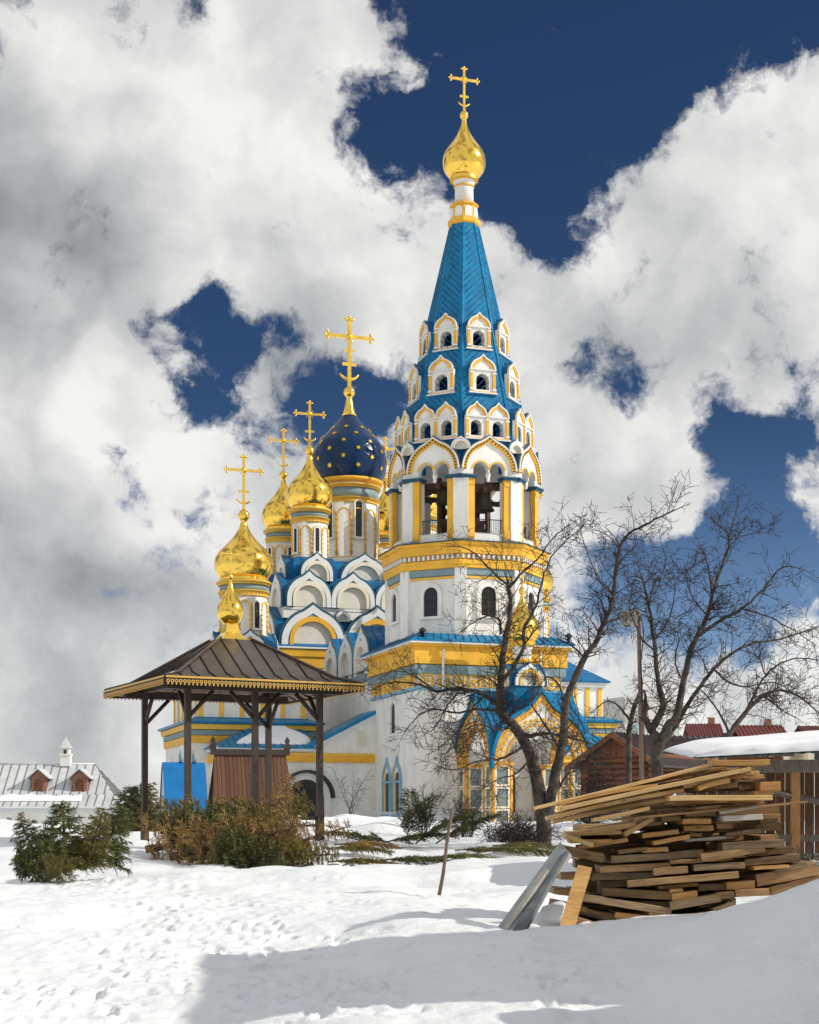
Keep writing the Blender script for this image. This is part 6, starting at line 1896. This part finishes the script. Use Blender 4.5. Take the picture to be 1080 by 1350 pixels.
# ------------------------------------------------------------------ heap of sawn boards in front
def wood(name, c1, c2, rough=.62, rnd=.16):
    m = bpy.data.materials.new(name); m.use_nodes = True
    t = m.node_tree; b = t.nodes['Principled BSDF']; b.inputs['Roughness'].default_value = rough; b.inputs['Specular IOR Level'].default_value = .3
    tcn = N(t, 'ShaderNodeTexCoord'); oi = N(t, 'ShaderNodeObjectInfo')
    off = math_(t, 'MULTIPLY', oi.outputs['Random'], 31.0)
    vec = vmath(t, 'ADD', tcn.outputs['Object'], off)
    gr = noise_(t, vmath(t, 'MULTIPLY', vec, (1.6, 22.0, 22.0)), 2.2, 6.0, .6, dist=.6)
    bl = noise_(t, vmath(t, 'MULTIPLY', vec, (2.0, 5.0, 5.0)), 1.3, 4.0, .6)
    f = math_(t, 'ADD', math_(t, 'MULTIPLY', gr.outputs['Fac'], .6), math_(t, 'MULTIPLY', bl.outputs['Fac'], .5))
    c = mixc(t, maprange(t, f, .38, .72), c1, c2)
    kn = N(t, 'ShaderNodeTexVoronoi'); t.links.new(vmath(t, 'MULTIPLY', vec, (3.0, 9.0, 9.0)), kn.inputs['Vector']); kn.inputs['Scale'].default_value = 1.0
    c = mixc(t, maprange(t, kn.outputs['Distance'], .16, .05, 0, .75), c, tuple(x * .28 for x in c1))
    hs = N(t, 'ShaderNodeHueSaturation'); t.links.new(c, hs.inputs['Color'])
    t.links.new(math_(t, 'ADD', 1 - rnd, math_(t, 'MULTIPLY', oi.outputs['Random'], 2 * rnd)), hs.inputs['Value'])
    t.links.new(hs.outputs[0], b.inputs['Base Color'])
    bn = N(t, 'ShaderNodeBump'); bn.inputs['Strength'].default_value = .35; bn.inputs['Distance'].default_value = .006
    t.links.new(gr.outputs['Fac'], bn.inputs['Height']); t.links.new(bn.outputs[0], b.inputs['Normal'])
    return m
WOODS = {'pale': wood('pale_sawn_wood', (0.50, 0.31, 0.12), (0.70, 0.49, 0.23)), 'honey': wood('honey_sawn_wood', (0.38, 0.20, 0.062), (0.58, 0.35, 0.13)),
         'brown': wood('brown_aged_wood', (0.17, 0.098, 0.046), (0.36, 0.225, 0.105), rnd=.42), 'grey': wood('grey_weathered_wood', (0.135, 0.09, 0.05), (0.34, 0.245, 0.14), rnd=.35), 'white': wood('bleached_wood', (0.34, 0.32, 0.28), (0.56, 0.53, 0.47))}
WORD = {'pale': 'pale fresh', 'honey': 'honey coloured', 'brown': 'dark brown aged', 'grey': 'grey weathered', 'white': 'bleached whitish'}
LZ = 15.0
rl_ = random.Random(12)
boards = []
def board_mesh(L, w, h, bend=0.0, taper=0.0):
    """a sawn board along x, front edge at y=0, a little warped and with worn arrises"""
    b = MB(); n = 6; c = min(.006, h * .14)
    sec = [(c, 0), (w - c, 0), (w, c), (w, h - c), (w - c, h), (c, h), (0, h - c), (0, c)]
    v = []
    for i in range(n + 1):
        s = i / n; x = -L / 2 + L * s; dz = bend * (1 - (2 * s - 1) ** 2) + rl_.uniform(-.002, .002); k = 1 - taper * s
        for y, z in sec:
            v.append((x + (rl_.uniform(-.006, .006) if i in (0, n) else 0), w / 2 + (y - w / 2) * k, z - h / 2 + dz))
    f = []
    for i in range(n):
        for j in range(8):
            j2 = (j + 1) % 8; f.append((i * 8 + j2, i * 8 + j, i * 8 + 8 + j, i * 8 + 8 + j2))
    f.append(tuple(range(8))); f.append(tuple(range(n * 8 + 7, n * 8 - 1, -1)))
    b.add(v, f); return b
def board(x0, y0, x1, y1, th, kind, zone, dz=0.0, wid=.22, yaw=0.0, bend=0.0, taper=0.0, roll=0.0):
    """front face from one end to the other in photo crop points (scale 2.4545 from 640,980)"""
    a = W(640 + x0 / 2.4545, 980 + y0 / 2.4545, LZ + dz); c = W(640 + x1 / 2.4545, 980 + y1 / 2.4545, LZ + dz)
    d = c - a; L = d.length; h = th / 2.4545 * (LZ + dz) / F_PX
    o = link('board', board_mesh(L / max(.2, math.cos(yaw)), wid, h, bend, taper).mesh('board', WOODS[kind]), None, (a + c) / 2)
    o.rotation_euler = (roll, -math.atan2(d.z, d.x), yaw)
    o['category'] = 'board'; o['group'] = 'boards of the lumber heap'
    boards.append((o, kind, zone, (x0 + x1) / 2, (y0 + y1) / 2, abs(x1 - x0)))
    return o
Bd = board
# top fan of long planks
for args in ((165, 209, 755, 64, 10, 'pale'), (740, 62, 922, 60, 19, 'honey'), (250, 212, 860, 82, 14, 'pale'), (232, 232, 660, 120, 13, 'honey'), (200, 243, 640, 152, 13, 'pale'), (222, 254, 600, 180, 14, 'pale'),
             (596, 178, 932, 175, 17, 'pale'), (350, 249, 532, 210, 13, 'pale'), (500, 168, 645, 148, 12, 'brown'), (640, 136, 782, 106, 14, 'pale'), (690, 146, 792, 120, 16, 'honey'), (240, 196, 560, 135, 11, 'honey')):
    Bd(*args[:6], 'top fan', rl_.uniform(-.35, .0), .20 + .08 * rl_.random(), rl_.uniform(-.05, .05), rl_.uniform(-.01, .02), 0)
for args in ((262, 204, 700, 110, 12, 'honey'), (300, 236, 590, 168, 12, 'pale'), (420, 150, 780, 78, 10, 'honey'), (620, 196, 900, 190, 12, 'honey'), (560, 150, 700, 122, 14, 'honey'), (720, 118, 846, 104, 13, 'pale'), (430, 214, 560, 188, 12, 'honey')):
    Bd(*args[:6], 'top fan', rl_.uniform(-.05, .25), .24, rl_.uniform(-.05, .05), rl_.uniform(-.01, .02), 0)
Bd(420, 247, 1046, 190, 7, 'brown', 'top fan', -.1, .18, .03)
Bd(540, 220, 905, 196, 9, 'grey', 'top fan', .1, .3, .02)
for args in ((730, 86, 800, 88, 15, 'brown'), (785, 92, 826, 92, 16, 'grey'), (820, 84, 870, 82, 14, 'pale'), (826, 98, 888, 95, 13, 'pale'), (838, 110, 900, 106, 12, 'pale'), (790, 122, 868, 122, 8, 'grey'), (720, 140, 815, 134, 20, 'grey'), (820, 140, 905, 136, 24, 'grey'), (890, 140, 956, 138, 30, 'honey'), (870, 160, 936, 158, 12, 'pale'), (660, 150, 720, 152, 12, 'brown')):
    Bd(*args[:6], 'upper ends', rl_.uniform(-.1, .15), .7, rl_.uniform(-.15, .2))
# middle
for args in ((280, 293, 440, 288, 14, 'pale'), (275, 318, 410, 316, 12, 'honey'), (300, 338, 460, 312, 13, 'honey'), (450, 296, 545, 243, 17, 'pale'), (345, 282, 490, 262, 20, 'pale'), (575, 226, 640, 224, 15, 'brown'), (572, 244, 632, 243, 17, 'brown'),
             (645, 229, 748, 227, 17, 'brown'), (640, 253, 732, 252, 18, 'honey'), (642, 276, 738, 274, 19, 'honey'), (770, 243, 898, 238, 18, 'white'), (760, 225, 880, 205, 9, 'white'), (510, 300, 625, 286, 16, 'honey'), (545, 323, 662, 302, 14, 'honey'), (665, 296, 700, 297, 12, 'brown'),
             (648, 315, 805, 302, 10, 'white'), (890, 250, 945, 250, 14, 'grey'), (890, 310, 938, 306, 22, 'brown'), (780, 296, 890, 284, 14, 'grey'), (255, 345, 380, 372, 30, 'brown'), (262, 300, 350, 330, 16, 'pale'), (460, 270, 570, 258, 12, 'brown'), (750, 268, 800, 266, 18, 'brown')):
    Bd(*args[:6], 'middle', rl_.uniform(-.12, .12), .45 + .4 * rl_.random(), rl_.uniform(-.10, .10))
# lower
for args in ((510, 346, 592, 342, 16, 'honey'), (408, 376, 706, 356, 25, 'grey'), (430, 352, 520, 342, 14, 'brown'), (700, 372, 905, 338, 26, 'brown'), (770, 335, 966, 322, 24, 'grey'), (850, 356, 990, 345, 20, 'brown'), (840, 386, 1018, 370, 24, 'grey'), (870, 405, 985, 398, 10, 'honey'),
             (372, 408, 600, 398, 23, 'brown'), (600, 385, 700, 380, 14, 'brown'), (675, 403, 840, 394, 21, 'grey'), (545, 416, 655, 408, 24, 'brown'), (342, 432, 560, 428, 24, 'grey'), (462, 456, 820, 424, 22, 'brown'), (245, 432, 340, 430, 20, 'brown'), (880, 445, 1080, 405, 40, 'brown'), (925, 478, 1086, 440, 30, 'brown'),
             (372, 456, 470, 452, 22, 'brown'), (560, 468, 690, 456, 12, 'honey'), (690, 466, 780, 464, 22, 'grey'), (780, 462, 872, 456, 26, 'honey'), (810, 486, 920, 480, 24, 'brown'), (380, 480, 606, 494, 28, 'brown'), (606, 500, 686, 490, 28, 'honey'), (600, 478, 640, 474, 12, 'honey'), (750, 496, 806, 490, 22, 'brown'), (940, 415, 1040, 392, 14, 'grey')):
    Bd(*args[:6], 'lower', rl_.uniform(-.15, .1), .40 + .4 * rl_.random(), rl_.uniform(-.08, .08))
# bottom
for args in ((222, 478, 335, 492, 20, 'brown'), (320, 500, 602, 545, 24, 'grey'), (600, 528, 758, 500, 26, 'grey'), (410, 516, 600, 520, 16, 'brown'), (420, 556, 522, 566, 20, 'honey'), (530, 545, 600, 545, 26, 'honey'), (690, 522, 810, 510, 20, 'grey'), (300, 540, 395, 562, 24, 'grey'), (380, 560, 440, 570, 30, 'brown'), (430, 592, 600, 592, 28, 'brown'),
             (606, 574, 742, 556, 30, 'grey'), (240, 556, 370, 596, 24, 'brown'), (296, 586, 402, 606, 30, 'brown'), (740, 546, 812, 522, 26, 'grey'), (235, 520, 330, 540, 20, 'brown'), (280, 622, 420, 618, 22, 'grey'), (420, 622, 560, 612, 18, 'brown'), (560, 602, 640, 594, 20, 'brown')):
    Bd(*args[:6], 'bottom', rl_.uniform(-.15, .1), .45 + .4 * rl_.random(), rl_.uniform(-.10, .10))
# boards further back in the heap fill it out
for r_ in range(15):
    y = 190 + r_ * 29
    for c_ in range(3):
        x0 = 300 + c_ * 200 + rl_.uniform(-40, 40); x1 = x0 + rl_.uniform(220, 330)
        x1 = min(x1, 955 if y < 330 else 1010); 
        if y > 470: x1 = min(x1, 760)
        if y < 250: x0 = max(x0, 470)
        if x1 - x0 > 60:
            Bd(x0, y + rl_.uniform(-4, 4), x1, y + rl_.uniform(-12, 4), 27, rl_.choice(['brown', 'grey', 'brown']), 'back', .75 + .2 * (c_ % 2), .5, rl_.uniform(-.1, .1))
# every board by its look and its place among its like
ordn = ['first', 'second', 'third', 'fourth', 'fifth', 'sixth', 'seventh', 'eighth', 'ninth', 'tenth', 'eleventh', 'twelfth', 'thirteenth', 'fourteenth', 'fifteenth', 'sixteenth', 'seventeenth', 'eighteenth', 'nineteenth', 'twentieth', 'twenty first', 'twenty second', 'twenty third', 'twenty fourth', 'twenty fifth', 'twenty sixth', 'twenty seventh']
ZN = {'top fan': 'among the fanned planks topping the heap', 'upper ends': 'among the short ends under the topmost planks', 'middle': 'in the middle layers of the lumber heap', 'lower': 'in the lower layers of the lumber heap', 'bottom': 'in the bottom layers by the snow', 'back': 'at the shaded back of the lumber heap'}
for zone in ZN:
    for kind in WOODS:
        g_ = sorted([q for q in boards if q[1] == kind and q[2] == zone], key=lambda q: q[4])
        for i, q in enumerate(g_):
            if len(g_) == 1:
                lab = f'only {WORD[kind]} board {ZN[zone]}'
            else:
                lab = f'{ordn[i]} {WORD[kind]} board from above {ZN[zone]}'
            q[0]['label'] = lab
# boards and panels leaning on the heap
def lean(pts4, th, m, name, label, cat, parent_names=()):
    P4 = [W(x, y, Z) for x, y, Z in pts4]
    c = (P4[0] + P4[1]) / 2
    n_ = (P4[1] - P4[0]).cross(P4[3] - P4[0]).normalized()
    b = MB(); b.slab([p - c for p in P4], n_, th)
    return tag(link(name, b.mesh(name, m), None, c), label, cat), P4, c, n_
M_PANEL = mat('grey_painted_panel', (0.34, 0.36, 0.37), 0.6, var=.25, vscale=5, bump=.2, bscale=14, coord='World')
M_PANELD = mat('grey_panel_edge', (0.15, 0.165, 0.175), 0.6, var=.35, vscale=6, coord='World')
o, P4, c, n_ = lean([(657, 1221, 14.45), (672, 1231, 14.25), (751, 1124, 14.75), (738, 1110, 14.95)], .05, M_PANEL, 'grey_sheet', 'long pale grey panel leaning against the end of the lumber heap', 'panel')
o, P4, c, n_ = lean([(672, 1232, 14.2), (690, 1229, 14.15), (749, 1120, 14.7), (738, 1128, 14.8)], .045, M_PANELD, 'leaning_board', 'dark grey board propped along the front of the pale panel', 'board')
o, P4, c, n_ = lean([(665, 1222, 14.35), (669, 1226, 14.3), (722, 1146, 14.55), (718, 1143, 14.6)], .03, WOODS['white'], 'leaning_lath', 'whitish lath leaning between the grey panel and snow', 'lath')
o, P4, c, n_ = lean([(734, 1234, 14.35), (754, 1236, 14.35), (781, 1144, 14.66), (762, 1140, 14.66)], .03, WOODS['honey'], 'leaning_board', 'smooth light brown board propped upright against the heap front', 'board')
o, P4, c, n_ = lean([(713, 1238, 14.1), (720, 1243, 14.05), (757, 1232, 14.25), (750, 1226, 14.3)], .05, WOODS['brown'], 'short_board', 'short brown board lying at the foot of the upright board', 'board')
for k, (x, y, s, lab) in enumerate(((772, 1221, .10, 'small lump of snow on the lowest board end near the panel'), (735, 1205, .20, 'hump of old snow behind the leaning grey panel'))):
    p = W(x, y, 14.7)
    b = MB(); vv = []
    b.lathe([(s * 1.0, -.05), (s * .95, 0), (s * .7, s * .45), (s * .3, s * .62), (0.01, s * .66)], 14)
    b.v = [(a_ * (1 + .25 * mnoise.noise((a_ * 9, b2 * 9, k))), b2 * .7, c2 * (1 + .3 * mnoise.noise((a_ * 7, b2 * 7, 3)))) for a_, b2, c2 in b.v]
    tag(link('snow_lump', b.mesh('snow_lump', M_SNOW), None, (p.x, p.y, p.z - .02)), lab, 'snow')

# small repeated relief stays joined within its part
for o in bpy.data.objects:
    if o.parent is not None and o.name.split('.')[0] in ('dentils', 'beads', 'roof_seam', 'seam', 'rosettes', 'dome_fringe', 'gilt_lace', 'louvre', 'roof_rib', 'railing', 'neck_arches', 'rafters'):
        o['kind'] = 'stuff'
